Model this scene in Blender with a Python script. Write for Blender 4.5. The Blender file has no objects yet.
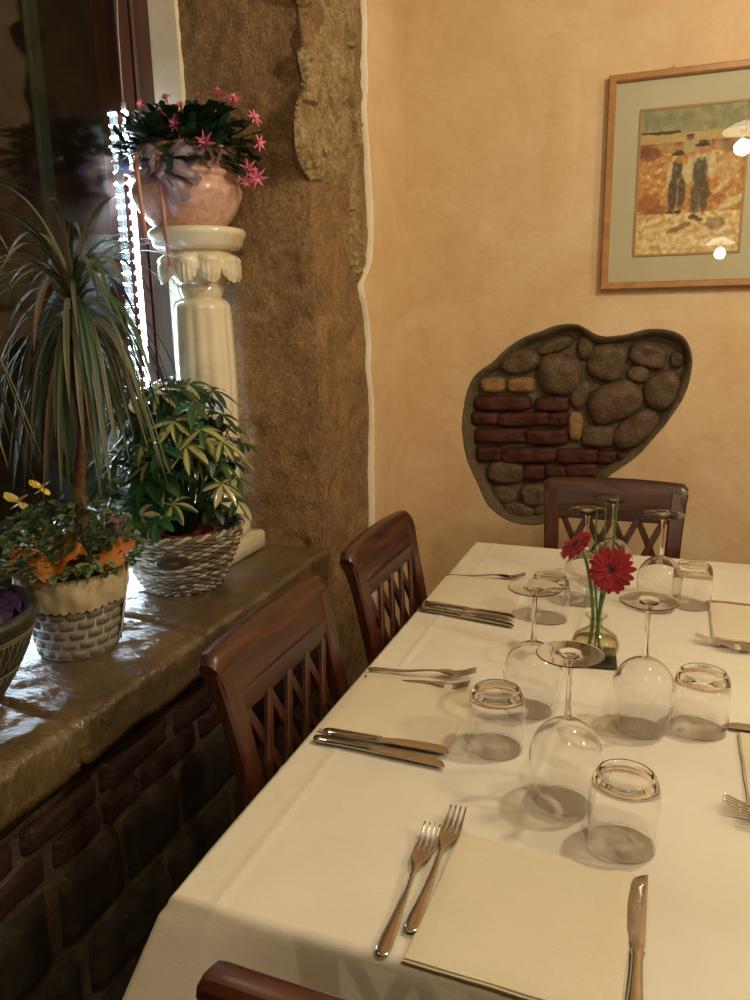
import bpy, math, random
import numpy as np
from mathutils import Vector, Matrix, noise
from mathutils.geometry import delaunay_2d_cdt
PI = math.pi
S = bpy.context.scene
col = S.collection
rnd = random.Random(7)

# ------------------------------------------------------------------ camera
F_PX = 784.74
YAW, PITCH, ROLL = math.radians(20.689), math.radians(13.104), math.radians(-1.1277)
CAM = Vector((0, 0, 1.36))
_f = Vector((-math.sin(YAW)*math.cos(PITCH), math.cos(YAW)*math.cos(PITCH), -math.sin(PITCH)))
_r = Vector((math.cos(YAW), math.sin(YAW), 0)); _u = _r.cross(_f)
_c, _s = math.cos(ROLL), math.sin(ROLL)
_r, _u = _c*_r + _s*_u, -_s*_r + _c*_u
cd = bpy.data.cameras.new('camera'); cam = bpy.data.objects.new('camera', cd); col.objects.link(cam)
cam.matrix_world = Matrix(((_r.x, _u.x, -_f.x, CAM.x), (_r.y, _u.y, -_f.y, CAM.y), (_r.z, _u.z, -_f.z, CAM.z), (0, 0, 0, 1)))
cd.sensor_fit = 'VERTICAL'; cd.sensor_height = 36.0; cd.lens = 36.0*F_PX/1000.0; cd.clip_start = 0.02
S.camera = cam

def ray(x, y):
    return _f + _r*((x-375)/F_PX) - _u*((y-500)/F_PX)
def on_z(x, y, z):
    d = ray(x, y); return CAM + d*((z-CAM.z)/d.z)
def on_y(x, y, Y):
    d = ray(x, y); return CAM + d*((Y-CAM.y)/d.y)
def on_x(x, y, X):
    d = ray(x, y); return CAM + d*((X-CAM.x)/d.x)

# ------------------------------------------------------------------ world, lamps, exposure
S.view_settings.view_transform = 'Standard'; S.view_settings.look = 'None'
S.view_settings.gamma = 1.0; S.view_settings.exposure = 0.84; S.view_settings.use_curve_mapping = False
w = bpy.data.worlds.new('night'); S.world = w; w.use_nodes = True
w.node_tree.nodes['Background'].inputs[0].default_value = (0.05, 0.06, 0.09, 1)
w.node_tree.nodes['Background'].inputs[1].default_value = 0.08
WARM = (1.0, 0.85, 0.59)
def lamp(name, loc, power, radius, color=WARM):
    l = bpy.data.lights.new(name, 'POINT'); l.energy = power; l.color = color; l.shadow_soft_size = radius; l.cycles.is_caustics_light = name == 'lamp_light'
    o = bpy.data.objects.new(name, l); col.objects.link(o); o.location = loc; return o
LAMP_A = Vector((0.275, -0.06, 2.19)); LAMP_B = Vector((0.42, 1.28, 2.16)); LAMP_C = Vector((0.30, -2.3, 1.80)); LAMP_D = Vector((1.6, 0.9, 2.15))
lamp('lamp_light', LAMP_B, 14.5, 0.04)
lamp('lamp_light', LAMP_A, 10.5, 0.04)
lamp('lamp_light', LAMP_C, 12, 0.04)
lamp('lamp_light', LAMP_D, 24, 0.10)
S.cycles.max_bounces = 10; S.cycles.transparent_max_bounces = 24; S.cycles.glossy_bounces = 5
S.cycles.transmission_bounces = 8; S.cycles.diffuse_bounces = 4
S.cycles.caustics_reflective = False; S.cycles.caustics_refractive = True
S.cycles.use_denoising = True; S.cycles.sample_clamp_indirect = 25.0

# ------------------------------------------------------------------ material helpers
def lin(c):
    if isinstance(c, str):
        c = tuple(int(c[i:i+2], 16)/255 for i in (0, 2, 4))
    return tuple((x/12.92 if x <= .04045 else ((x+.055)/1.055)**2.4) for x in c)
class NM:
    def __init__(s, name):
        s.m = bpy.data.materials.new(name); s.m.use_nodes = True; s.t = s.m.node_tree
        s.p = s.t.nodes['Principled BSDF']; s.out = s.t.nodes['Material Output']
    def n(s, typ, **kw):
        x = s.t.nodes.new(typ)
        for k, v in kw.items():
            if k in x.inputs.keys(): x.inputs[k].default_value = v
            else: setattr(x, k, v)
        return x
    def l(s, a, b): s.t.links.new(a, b)
    def coord(s, scale=(1, 1, 1), rot=(0, 0, 0)):
        tc = s.n('ShaderNodeTexCoord'); mp = s.n('ShaderNodeMapping')
        mp.inputs['Scale'].default_value = scale; mp.inputs['Rotation'].default_value = rot
        s.l(tc.outputs['Object'], mp.inputs[0]); return mp.outputs[0]
    def noise(s, co, scale, detail=4, rough=.55, dist=0):
        x = s.n('ShaderNodeTexNoise'); x.inputs['Scale'].default_value = scale; x.inputs['Detail'].default_value = detail
        x.inputs['Roughness'].default_value = rough; x.inputs['Distortion'].default_value = dist
        s.l(co, x.inputs['Vector']); return x.outputs['Fac']
    def ramp(s, fac, stops):
        r = s.n('ShaderNodeValToRGB'); e = r.color_ramp.elements
        e[0].position = stops[0][0]; e[0].color = (*lin(stops[0][1]), 1)
        e[1].position = stops[-1][0]; e[1].color = (*lin(stops[-1][1]), 1)
        for p, c in stops[1:-1]:
            k = e.new(p); k.color = (*lin(c), 1)
        s.l(fac, r.inputs[0]); return r.outputs[0]
    def mix(s, fac, a, b, mode='MIX'):
        x = s.n('ShaderNodeMix'); x.data_type = 'RGBA'; x.blend_type = mode
        if isinstance(fac, (int, float)): x.inputs[0].default_value = fac
        else: s.l(fac, x.inputs[0])
        for i, v in ((6, a), (7, b)):
            if isinstance(v, (str, tuple)): x.inputs[i].default_value = (*lin(v), 1)
            else: s.l(v, x.inputs[i])
        return x.outputs[2]
    def bump(s, h, strength=.3, dist=.01, prev=None):
        b = s.n('ShaderNodeBump'); b.inputs['Strength'].default_value = strength; b.inputs['Distance'].default_value = dist
        s.l(h, b.inputs['Height'])
        if prev: s.l(prev, b.inputs['Normal'])
        return b.outputs[0]
    def fin(s, color=None, rough=.5, normal=None, spec=.5, metal=0, coat=0, coat_rough=.1, sheen=0):
        if color is not None:
            if isinstance(color, (str, tuple)): s.p.inputs['Base Color'].default_value = (*lin(color), 1)
            else: s.l(color, s.p.inputs['Base Color'])
        if isinstance(rough, (int, float)): s.p.inputs['Roughness'].default_value = rough
        else: s.l(rough, s.p.inputs['Roughness'])
        if normal: s.l(normal, s.p.inputs['Normal'])
        s.p.inputs['Specular IOR Level'].default_value = spec; s.p.inputs['Metallic'].default_value = metal
        s.p.inputs['Coat Weight'].default_value = coat; s.p.inputs['Coat Roughness'].default_value = coat_rough
        s.p.inputs['Sheen Weight'].default_value = sheen
        return s.m
M = {}
def mk_plaster(name, stops, bs=.25, warm='cf9f78'):
    m = NM(name); co = m.coord()
    big = m.noise(co, 2.6, 5, .62, 1.2)
    c = m.ramp(big, stops)
    fine = m.noise(m.coord((1, 1, 2.2), (0, .5, 0)), 11, 6, .7, 1.0)
    c = m.mix(m.ramp(fine, [(.40, '000000'), (.62, '8a8a8a')]), c, stops[-1][1])
    pink = m.noise(m.coord((1, 1, 1.4), (.4, 0, .2)), 7.5, 6, .68, 1.4)
    c = m.mix(m.ramp(pink, [(.45, '000000'), (.68, '9a9a9a')]), c, warm)
    nb = m.bump(m.noise(co, 60, 6, .6), bs, .004, m.bump(m.noise(co, 5, 4, .5, .6), .35, .02))
    return m.fin(c, .62, nb, .3)
M['plaster'] = mk_plaster('ochre_sponged_plaster', [(.3, 'd0ae84'), (.5, 'd8bc94'), (.7, 'e0caa6')])
M['plaster_room'] = mk_plaster('room_plaster', [(.3, 'b89a72'), (.6, 'cbb08a'), (.75, 'd8c4a4')])
M['plaster_edge'] = mk_plaster('pale_plaster_edge', [(.3, 'd9ccb2'), (.5, 'e8dec8'), (.7, 'f0e9d8')], .25, 'e0d2b8')
def mk_stone(name, stops, fine_dark, rough=.75, wet=0, bs=.6, sc=6, light=None):
    m = NM(name); co = m.coord()
    c = m.ramp(m.noise(co, sc, 8, .72, .8), stops)
    sp = m.noise(co, 130, 5, .75)
    c = m.mix(m.ramp(sp, [(.42, '000000'), (.60, 'd0d0d0')]), c, fine_dark)
    if light: c = m.mix(m.ramp(m.noise(m.coord((1, 1, .35), (.1, .2, .3)), 210, 4, .7), [(.52, '000000'), (.68, 'b0b0b0')]), c, light)
    nb = m.bump(m.noise(co, 120, 6, .75), bs, .005, m.bump(m.noise(co, 26, 6, .7, .5), bs, .012))
    return m.fin(c, rough, nb, .4, coat=wet, coat_rough=.25)
M['jamb'] = mk_stone('brown_rough_limestone', [(.3, '7c6244'), (.48, '967450'), (.6, 'ac8a5c'), (.8, 'bd9c68')], '5e4830', .7, .1, 1.0, 9, 'c4a87c')
M['tornrock'] = mk_stone('pale_torn_limestone', [(.3, '7a6242'), (.48, 'a58a5e'), (.6, 'bfa678'), (.8, 'd0ba90')], '5c4830', .65, .15, 1.0, 14, 'd8c6a0')
M['cobble'] = mk_stone('brown_field_stone', [(.3, '4a3c2c'), (.5, '6a543c'), (.7, '84694a')], '33291f', .6, .1, .6, 18)
M['ochre_stone'] = mk_stone('ochre_stone', [(.3, '856440'), (.5, 'a07c50'), (.7, 'b08c5c')], '6b5235', .7, 0, .5, 18)
M['brick'] = mk_stone('dark_red_brick', [(.3, '3a1c16'), (.5, '54261c'), (.7, '653426')], '261512', .65, .1, .6, 24)
M['mortar'] = mk_stone('grey_brown_mortar', [(.3, '5c5140'), (.5, '6f6350'), (.7, '82755e')], '4c4336', .85, 0, .6, 14)
M['lip'] = mk_stone('grey_mortar_lip', [(.3, '5a4d3b'), (.5, '6e5f49'), (.7, '85735a')], '443a2d', .75, 0, .5, 12)
M['shadebrick'] = mk_stone('shade_darkened_brick', [(.3, '24110d'), (.5, '351b14'), (.7, '42241a')], '180d0a', .7, .05, .6, 24)  # brick colour darkened in place of shade from table and chairs
M['shademortar'] = mk_stone('shade_darkened_mortar', [(.3, '4a3e2c'), (.5, '5e5039'), (.7, '6e5e45')], '332a1d', .85, 0, .6, 14)  # mortar colour lowered as well, shade put into the tone
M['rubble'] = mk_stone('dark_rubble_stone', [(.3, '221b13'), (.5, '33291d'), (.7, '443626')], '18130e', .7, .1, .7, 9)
def mk_sill():
    m = NM('worn_wet_stone_sill'); co = m.coord()
    c = m.ramp(m.noise(co, 5, 6, .65, 1), [(.3, '4c3e2a'), (.5, '665438'), (.7, '7e6947')])
    c = m.mix(m.ramp(m.noise(co, 70, 4, .7), [(.45, '000000'), (.65, '808080')]), c, '4d3f2c')
    stripe = m.noise(m.coord((1.0, 2.6, 1), (0, 0, .5)), 34, 5, .65, .7)
    nb = m.bump(stripe, .8, .009, m.bump(m.noise(co, 12, 4, .6), .5, .018))
    return m.fin(c, .30, nb, .7, coat=.35, coat_rough=.18)
M['sill'] = mk_sill()
def mk_wood(name, a, b, c3, rough=.3, ax=(1, 1, .08), coat=.5, scale=40):
    m = NM(name); g = m.noise(m.coord(ax), scale, 5, .6, 1.2)
    c = m.ramp(g, [(.3, a), (.5, b), (.72, c3)])
    nb = m.bump(g, .15, .002)
    return m.fin(c, rough, nb, .5, coat=coat, coat_rough=.22)
M['chair'] = mk_wood('mahogany_varnish', '27110a', '3e1d10', '582c18', .38, (1, 1, .10), .3)
M['chair_h'] = mk_wood('mahogany_varnish_rail', '27110a', '3e1d10', '582c18', .38, (.10, 1, 1), .3)
M['winwood'] = mk_wood('dark_red_window_wood', '2c120c', '3d1810', '4a2015', .4, (1, 1, .05), .3, 30)
M['framewood'] = mk_wood('light_oak_frame', '94683c', 'a87846', 'b88854', .4, (.3, 1, .3), .3, 60)
M['tablewood'] = mk_wood('table_wood', '4a2c18', '5e3a22', '704a2c', .5, (.1, 1, 1), .1)
def mk_cloth(name, base, dark, fs=900, bs=.35):
    m = NM(name); co = m.coord()
    c = m.ramp(m.noise(co, 3.5, 4, .6, .4), [(.3, dark), (.65, base)])
    wv = m.noise(m.coord((1, .12, 1)), fs, 2, .5); wv2 = m.noise(m.coord((.12, 1, 1)), fs, 2, .5)
    ad = m.n('ShaderNodeMath', operation='ADD'); m.l(wv, ad.inputs[0]); m.l(wv2, ad.inputs[1])
    nb = m.bump(ad.outputs[0], bs*.6, .001, m.bump(m.noise(co, 14, 4, .55), bs, .005))
    return m.fin(c, .85, nb, .25, sheen=.1)
M['cloth'] = mk_cloth('white_linen', 'e2dcce', 'd8d0c0')
M['napkin'] = mk_cloth('cream_cotton', 'dbd0b8', 'd2c6ac', 700)
M['liner'] = mk_cloth('lace_cotton', 'c2b294', 'a89878', 500, .5)
def simple(name, c, rough=.5, metal=0, spec=.5, coat=0, bumpn=None):
    m = NM(name); nb = None
    if bumpn: nb = m.bump(m.noise(m.coord(), bumpn[0], 4, .6), bumpn[1], bumpn[2])
    cc = c
    if isinstance(c, (list,)): cc = m.ramp(m.noise(m.coord(), c[0], 5, .6, .6), c[1])
    return m.fin(cc, rough, nb, spec, metal, coat)
M['steel'] = simple('polished_steel', [30, [(.3, 'b0aaa2'), (.7, 'c4beb6')]], .16, 1)
M['marble'] = simple('glazed_cream_ceramic', [7, [(.3, 'c8bc9e'), (.48, 'e2d9c0'), (.75, 'ece5d2')]], .2, 0, .5, .7, (25, .1, .004))
M['pinkpot'] = simple('pink_speckled_terracotta', [45, [(.35, 'b88c80'), (.55, 'd0a89c'), (.72, 'dcbcb2')]], .42, 0, .5, .25)
M['whiteglaze'] = simple('white_glaze', 'd8d8d8', .2, 0, .5, .5)
M['terracotta'] = simple('terracotta', [20, [(.3, '6e3222'), (.7, '8a4530')]], .6)
M['soil'] = simple('potting_soil', [60, [(.3, '1a1009'), (.7, '33210f')]], .95, bumpn=(80, 1, .01))
M['darkpot'] = simple('dark_green_glazed_pot', [22, [(.3, '23271f'), (.7, '3a3e32')]], .35, 0, .5, .3)
M['incise'] = simple('pale_incised_line', '6f6c55', .5)
M['orange'] = simple('orange_tissue', [14, [(.3, '8a4a12'), (.6, 'b06c20'), (.8, 'c4843a')]], .55, 0, .4, 0, (30, .5, .01))
M['purple'] = simple('purple_tissue', [14, [(.3, '1c0e2c'), (.7, '341a4c')]], .5, 0, .4, 0, (30, .5, .01))
M['yellow'] = simple('yellow_petal', 'e0c020', .5)
M['ribbon'] = simple('pink_satin_ribbon', 'c08878', .35)
M['bow'] = simple('grey_mauve_organza', [20, [(.3, '75687c'), (.7, '94869a')]], .35)
M['bluebow'] = simple('blue_satin', '8898d0', .35)
M['slate'] = simple('dark_slate', [30, [(.3, '2c2a26'), (.7, '45423c')]], .6)
M['mat'] = simple('pale_green_mat_board', [9, [(.3, 'c0b79c'), (.7, 'c8c0a8')]], .6)
M['gilt'] = simple('ochre_fillet', 'b08850', .45)
M['floor'] = simple('dark_terracotta_floor', [8, [(.3, '4a2c1e'), (.7, '63402c')]], .4)
M['ceil'] = simple('ceiling_plaster', [4, [(.3, 'cfc0a4'), (.7, 'dccfb4')]], .8)
M['grey_wire'] = simple('grey_clear_cord', 'a8aca8', .3)
M['plaque'] = simple('dark_oval_plaque', [40, [(.3, '3a2e22'), (.7, '55442f')]], .5)
M['cream_plastic'] = simple('matt_white_panel', 'cfc6b4', .5)
M['trunk'] = simple('dracaena_bark', [60, [(.3, '4a3222'), (.7, '765438')]], .85, bumpn=(90, .8, .006))
M['outside'] = simple('street_plaster', [1.2, [(.3, '4a3a28'), (.7, '7a6244')]], .9)
M['outside_pale'] = simple('added_pale_post', [3, [(.3, '7c8468'), (.7, '98a084')]], .9)

def vcol_mat(name, rough=.4, coat=0, sheen=0, bumpn=None, trans=0):
    m = NM(name); a = m.n('ShaderNodeVertexColor'); a.layer_name = 'Col'
    nb = None
    if bumpn: nb = m.bump(m.noise(m.coord(), bumpn[0], 4, .6), bumpn[1], bumpn[2])
    m.fin(a.outputs[0], rough, nb, .5, coat=coat, sheen=sheen)
    return m.m
M['leaf'] = vcol_mat('plant_leaf', .32, .3)
M['blade'] = vcol_mat('strap_leaf', .5, .05)
M['petal'] = vcol_mat('flower_petal', .6)
M['wicker'] = vcol_mat('woven_willow', .6, .05, 0, (220, .6, .002))
M['paint'] = vcol_mat('watercolour_paint', .7, 0, 0, (120, .3, .001))
def glass(name, tint=(1, 1, 1), refl=1.0, rough=0.0, edge_tint=(.62, .56, .46), power=4.0):
    # thin-walled glass: straight transmission, darker where the wall is seen edge-on, mirror reflection rising towards grazing
    m = NM(name); t = m.t; t.nodes.remove(m.p)
    lw = m.n('ShaderNodeLayerWeight'); lw.inputs['Blend'].default_value = .5
    def math_(op, a, b_):
        x = m.n('ShaderNodeMath', operation=op)
        for i, v in enumerate((a, b_)):
            if isinstance(v, (int, float)): x.inputs[i].default_value = v
            else: m.l(v, x.inputs[i])
        return x.outputs[0]
    mixc = m.n('ShaderNodeMix'); mixc.data_type = 'RGBA'
    m.l(math_('POWER', lw.outputs['Facing'], power), mixc.inputs[0])
    mixc.inputs[6].default_value = (*tint, 1); mixc.inputs[7].default_value = (*edge_tint, 1)
    tr = m.n('ShaderNodeBsdfTransparent'); m.l(mixc.outputs[2], tr.inputs[0])
    gl = m.n('ShaderNodeBsdfGlossy'); gl.inputs['Roughness'].default_value = rough
    fr = math_('MULTIPLY_ADD', math_('POWER', lw.outputs['Facing'], 5.0), .80*refl); fr.node.inputs[2].default_value = .045*refl
    mx = m.n('ShaderNodeMixShader'); m.l(fr, mx.inputs[0]); m.l(tr.outputs[0], mx.inputs[1]); m.l(gl.outputs[0], mx.inputs[2])
    m.l(mx.outputs[0], m.out.inputs[0]); return m.m
M['vaseglass'] = glass('greenish_vase_glass', (.96, .96, .88), 1.1, 0, (.52, .49, .32), 3)
M['cello'] = glass('clear_crinkled_cellophane', (.75, .74, .72), 3.0, .25, (.6, .58, .55), 2)
M['pane'] = glass('window_glass', (.9, .92, .9), .9, 0, (.9, .9, .9))
M['picglass'] = glass('picture_glass', (.98, .985, .97), .6, 0, (.95, .95, .95))
def clear(name):
    m = NM(name)
    m.fin('ffffff', .0); m.p.inputs['Transmission Weight'].default_value = 1.0; m.p.inputs['IOR'].default_value = 1.42
    return m.m
M['glass'] = clear('clear_drinking_glass')
def emit(name, c, s):
    m = NM(name); t = m.t; t.nodes.remove(m.p)
    e = m.n('ShaderNodeEmission'); e.inputs[0].default_value = (*c, 1); e.inputs[1].default_value = s
    m.l(e.outputs[0], m.out.inputs[0]); return m.m
M['lampshade'] = emit('lit_white_lamp_glass', (1, .86, .6), 5.0)
M['led'] = emit('led_chip', (.72, .88, 1), 60)
M['ledtube'] = emit('led_glowing_tube', (.55, .8, 1), 12.0)

# ------------------------------------------------------------------ mesh helpers
class MB:
    def __init__(s): s.v = []; s.f = []; s.c = []
    def add(s, vs, fs, c=None):
        b = len(s.v); s.v += [tuple(v) for v in vs]; s.f += [tuple(b+i for i in f) for f in fs]
        if c is None: c = (1, 1, 1)
        if len(c) == len(vs) and not isinstance(c[0], (int, float)): s.c += [tuple(x) for x in c]
        else: s.c += [tuple(c)]*len(vs)
    def grid(s, P, closed_u=False, closed_v=False, C=None):
        # P[i][j]
        nu, nv = len(P), len(P[0]); vs = [p for r in P for p in r]; fs = []
        for i in range(nu if closed_u else nu-1):
            for j in range(nv if closed_v else nv-1):
                a, b = i*nv+j, i*nv+(j+1) % nv; c, d = ((i+1) % nu)*nv+(j+1) % nv, ((i+1) % nu)*nv+j
                fs.append((a, b, c, d))
        s.add(vs, fs, [c for r in C for c in r] if C else None)
    def box(s, lo, hi, b=0.0, c=None):
        x0, y0, z0 = lo; x1, y1, z1 = hi
        if b <= 0:
            vs = [(x, y, z) for x in (x0, x1) for y in (y0, y1) for z in (z0, z1)]
            s.add(vs, [(0, 1, 3, 2), (4, 6, 7, 5), (0, 4, 5, 1), (2, 3, 7, 6), (0, 2, 6, 4), (1, 5, 7, 3)], c); return
        # chamfered box
        b = min(b, (x1-x0)*.49, (y1-y0)*.49, (z1-z0)*.49)
        vs = []; idx = {}
        for sx in (0, 1):
            for sy in (0, 1):
                for sz in (0, 1):
                    X = (x0, x1)[sx]; Y = (y0, y1)[sy]; Z = (z0, z1)[sz]
                    dx = b if sx == 0 else -b; dy = b if sy == 0 else -b; dz = b if sz == 0 else -b
                    idx[sx, sy, sz, 0] = len(vs); vs.append((X, Y+dy, Z+dz))
                    idx[sx, sy, sz, 1] = len(vs); vs.append((X+dx, Y, Z+dz))
                    idx[sx, sy, sz, 2] = len(vs); vs.append((X+dx, Y+dy, Z))
        I = lambda a, bb, cc, k: idx[a, bb, cc, k]
        fs = []
        for q in (0, 1):
            fs.append((I(q, 0, 0, 0), I(q, 0, 1, 0), I(q, 1, 1, 0), I(q, 1, 0, 0)))
            fs.append((I(0, q, 0, 1), I(0, q, 1, 1), I(1, q, 1, 1), I(1, q, 0, 1)))
            fs.append((I(0, 0, q, 2), I(0, 1, q, 2), I(1, 1, q, 2), I(1, 0, q, 2)))
        for p in (0, 1):
            for q in (0, 1):
                fs.append((I(p, q, 0, 0), I(p, q, 1, 0), I(p, q, 1, 1), I(p, q, 0, 1)))
                fs.append((I(p, 0, q, 0), I(p, 1, q, 0), I(p, 1, q, 2), I(p, 0, q, 2)))
                fs.append((I(0, p, q, 1), I(1, p, q, 1), I(1, p, q, 2), I(0, p, q, 2)))
                for r in (0, 1): fs.append((I(p, q, r, 0), I(p, q, r, 1), I(p, q, r, 2)))
        s.add(vs, fs, c)
    def lathe(s, prof, cx=0, cy=0, seg=48, cap=True, c=None, mod=None):
        P = []
        for (r, z) in prof:
            row = []
            for k in range(seg):
                a = 2*PI*k/seg; rr = mod(r, z, a) if mod else r
                row.append((cx+rr*math.cos(a), cy+rr*math.sin(a), z))
            P.append(row)
        b = len(s.v); s.grid(P, False, True)
        if cap:
            s.f.append(tuple(b+k for k in range(seg))[::-1]); e = b+(len(prof)-1)*seg; s.f.append(tuple(e+k for k in range(seg)))
        if c is not None: s.c[b:] = [tuple(c)]*(len(s.v)-b)
    def tube(s, pts, rad, seg=8, c=None, cap=True, flat=None, closed=False):
        pts = [Vector(p) for p in pts]; n = len(pts); P = []
        if not isinstance(rad, (list, tuple)): rad = [rad]*n
        up = None
        for i, p in enumerate(pts):
            if closed: t = pts[(i+1) % n]-pts[i-1]
            else: t = pts[min(i+1, n-1)]-pts[max(i-1, 0)]
            t.normalize()
            if up is None: up = Vector((0, 0, 1)) if abs(t.z) < .9 else Vector((1, 0, 0))
            a = t.cross(up).normalized(); bb = a.cross(t).normalized(); up = bb
            fl = flat if flat else 1
            P.append([p+a*(rad[i]*math.cos(2*PI*k/seg))+bb*(rad[i]*fl*math.sin(2*PI*k/seg)) for k in range(seg)])
        b = len(s.v); s.grid(P, closed, True)
        if cap and not closed:
            s.f.append(tuple(b+k for k in range(seg))[::-1]); e = b+(n-1)*seg; s.f.append(tuple(e+k for k in range(seg)))
        if c is not None: s.c[b:] = [tuple(c)]*(len(s.v)-b)
    def sweep(s, pts, widths, thick, nrm, c=None):
        # rectangular bar along pts; nrm = direction of thickness
        nrm = Vector(nrm).normalized(); pts = [Vector(p) for p in pts]; n = len(pts); P = []
        for i, p in enumerate(pts):
            t = (pts[min(i+1, n-1)]-pts[max(i-1, 0)]).normalized(); a = t.cross(nrm).normalized()
            w = (widths[i] if isinstance(widths, (list, tuple)) else widths)/2; h = thick/2; q = min(w, h)*.35
            P.append([p+a*(w-q)-nrm*h, p+a*w-nrm*(h-q), p+a*w+nrm*(h-q), p+a*(w-q)+nrm*h, p-a*(w-q)+nrm*h, p-a*w+nrm*(h-q), p-a*w-nrm*(h-q), p-a*(w-q)-nrm*h])
        b = len(s.v); s.grid(P, False, True); s.f.append(tuple(b+k for k in range(8))[::-1]); e = b+(n-1)*8; s.f.append(tuple(e+k for k in range(8)))
        if c is not None: s.c[b:] = [tuple(c)]*(len(s.v)-b)
    def ribbon(s, pts, widths, side, c=None, fold=0.0, cols=None):
        # leaf blade: 3 verts across, V fold
        pts = [Vector(p) for p in pts]; n = len(pts); P = []; C = []
        for i, p in enumerate(pts):
            t = (pts[min(i+1, n-1)]-pts[max(i-1, 0)]); t = t.normalized() if t.length > 1e-9 else Vector((0, 0, 1))
            sd = Vector(side); sd = sd-t*sd.dot(t); sd = sd.normalized() if sd.length > 1e-6 else t.orthogonal().normalized()
            nn = t.cross(sd); w = widths[i]/2
            P.append([p-sd*w+nn*(w*fold), p, p+sd*w+nn*(w*fold)])
            if cols: C.append([cols[0], cols[1], cols[0]])
        s.grid(P, C=C if cols else None)
        if c is not None and not cols: s.c[-3*n:] = [tuple(c)]*(3*n)
    def build(s, name, mat, parent=None, smooth=True, angle=None, solid=None, bevel=None):
        me = bpy.data.meshes.new(name); me.from_pydata(s.v, [], s.f)
        me.materials.append(mat if not isinstance(mat, str) else M[mat])
        ca = me.color_attributes.new('Col', 'FLOAT_COLOR', 'POINT')
        arr = np.ones((len(s.v), 4), dtype=np.float32); arr[:, :3] = np.array(s.c, dtype=np.float32).reshape(-1, 3)
        ca.data.foreach_set('color', arr.ravel())
        if smooth: me.shade_smooth()
        import bmesh
        bm = bmesh.new(); bm.from_mesh(me); bmesh.ops.recalc_face_normals(bm, faces=bm.faces)
        if smooth and angle is not None:
            for e in bm.edges:
                if len(e.link_faces) == 2 and e.calc_face_angle(0) > math.radians(angle): e.smooth = False
        bm.to_mesh(me); bm.free(); me.update()
        o = bpy.data.objects.new(name, me); col.objects.link(o)
        if parent: o.parent = parent
        if solid:
            md = o.modifiers.new('t', 'SOLIDIFY'); md.thickness = solid; md.offset = 0
        if bevel:
            md = o.modifiers.new('b', 'BEVEL'); md.width = bevel; md.segments = 2; md.limit_method = 'ANGLE'
        return o
def thing(name, label, cat, loc=(0, 0, 0), rz=0, group=None):
    o = bpy.data.objects.new(name, None); col.objects.link(o); o.location = loc; o.rotation_euler = (0, 0, rz)
    o.empty_display_size = .05
    o['label'] = label; o['category'] = cat
    if group: o['group'] = group
    return o
def tag(o, label=None, cat=None, group=None, kind=None):
    if label: o['label'] = label
    if cat: o['category'] = cat
    if group: o['group'] = group
    if kind: o['kind'] = kind
    return o
KIDS = {}
def children(o): return [c for c in bpy.data.objects if c.parent == o]
def copy_tree(o, parent=None):
    c = o.copy(); col.objects.link(c)
    if parent: c.parent = parent
    for ch in children(o): copy_tree(ch, c)
    return c
def N3(x, y, z): return noise.noise(Vector((x, y, z)))
def fbm(x, y, z, o=4):
    a, s, f = 0, 1, 1
    for _ in range(o): a += s*noise.noise(Vector((x*f, y*f, z*f))); s *= .5; f *= 2.1
    return a

# ------------------------------------------------------------------ room shell
YB = 2.40; XW = -0.785; XS = -0.80; SILL = 0.80
b = MB(); b.box((-1.3, -3.2, -.1), (3.0, YB+.1, 0)); tag(b.build('floor', 'floor', smooth=False), 'dark tiled floor of the dining room', 'floor', kind='structure')
b = MB(); b.box((-1.3, -3.2, 2.75), (3.0, YB+.1, 2.85)); tag(b.build('ceiling', 'ceil', smooth=False), 'pale plaster ceiling of the dining room', 'ceiling', kind='structure')
b = MB(); b.box((2.9, -3.2, 0), (3.0, YB+.1, 2.75)); tag(b.build('wall_right', 'plaster_room', smooth=False), 'plaster wall on the right of the room', 'wall', kind='structure')
b = MB(); b.box((-1.3, -3.3, 0), (3.0, -3.2, 2.75)); tag(b.build('wall_front', 'plaster_room', smooth=False), 'plaster wall behind the viewer', 'wall', kind='structure')

def w4(X, Y, y=YB): return on_y(440+X/2.419, 300+Y/2.419, y)
OUT = [(52, 300), (56, 262), (63, 225), (80, 187), (103, 166), (128, 149), (155, 122), (183, 101), (212, 86), (245, 75), (275, 63), (305, 58), (332, 59), (355, 69), (375, 82), (400, 88), (428, 86),
       (455, 82), (480, 75), (505, 70), (533, 70), (562, 75), (583, 84), (598, 100), (608, 125), (611, 152), (606, 185), (598, 215), (583, 248), (563, 277), (545, 303), (526, 325), (508, 345),
       (488, 368), (465, 388), (440, 406), (415, 422), (395, 440), (375, 462), (348, 488), (318, 512), (288, 530), (258, 541), (228, 546), (195, 544), (165, 536), (138, 520), (117, 500), (102, 475), (90, 445), (75, 415), (62, 380), (55, 340)]
def smooth_loop(P, n=3):
    R = []
    m = len(P)
    for i in range(m):
        p0, p1, p2, p3 = P[i-1], P[i], P[(i+1) % m], P[(i+2) % m]
        for k in range(n):
            t = k/n
            R.append(tuple(.5*((2*p1[a])+(-p0[a]+p2[a])*t+(2*p0[a]-5*p1[a]+4*p2[a]-p3[a])*t*t+(-p0[a]+3*p1[a]-3*p2[a]+p3[a])*t**3) for a in (0, 1)))
    return R
OUTS = smooth_loop(OUT, 3)
HOLE = [w4(*p) for p in OUTS]
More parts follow.
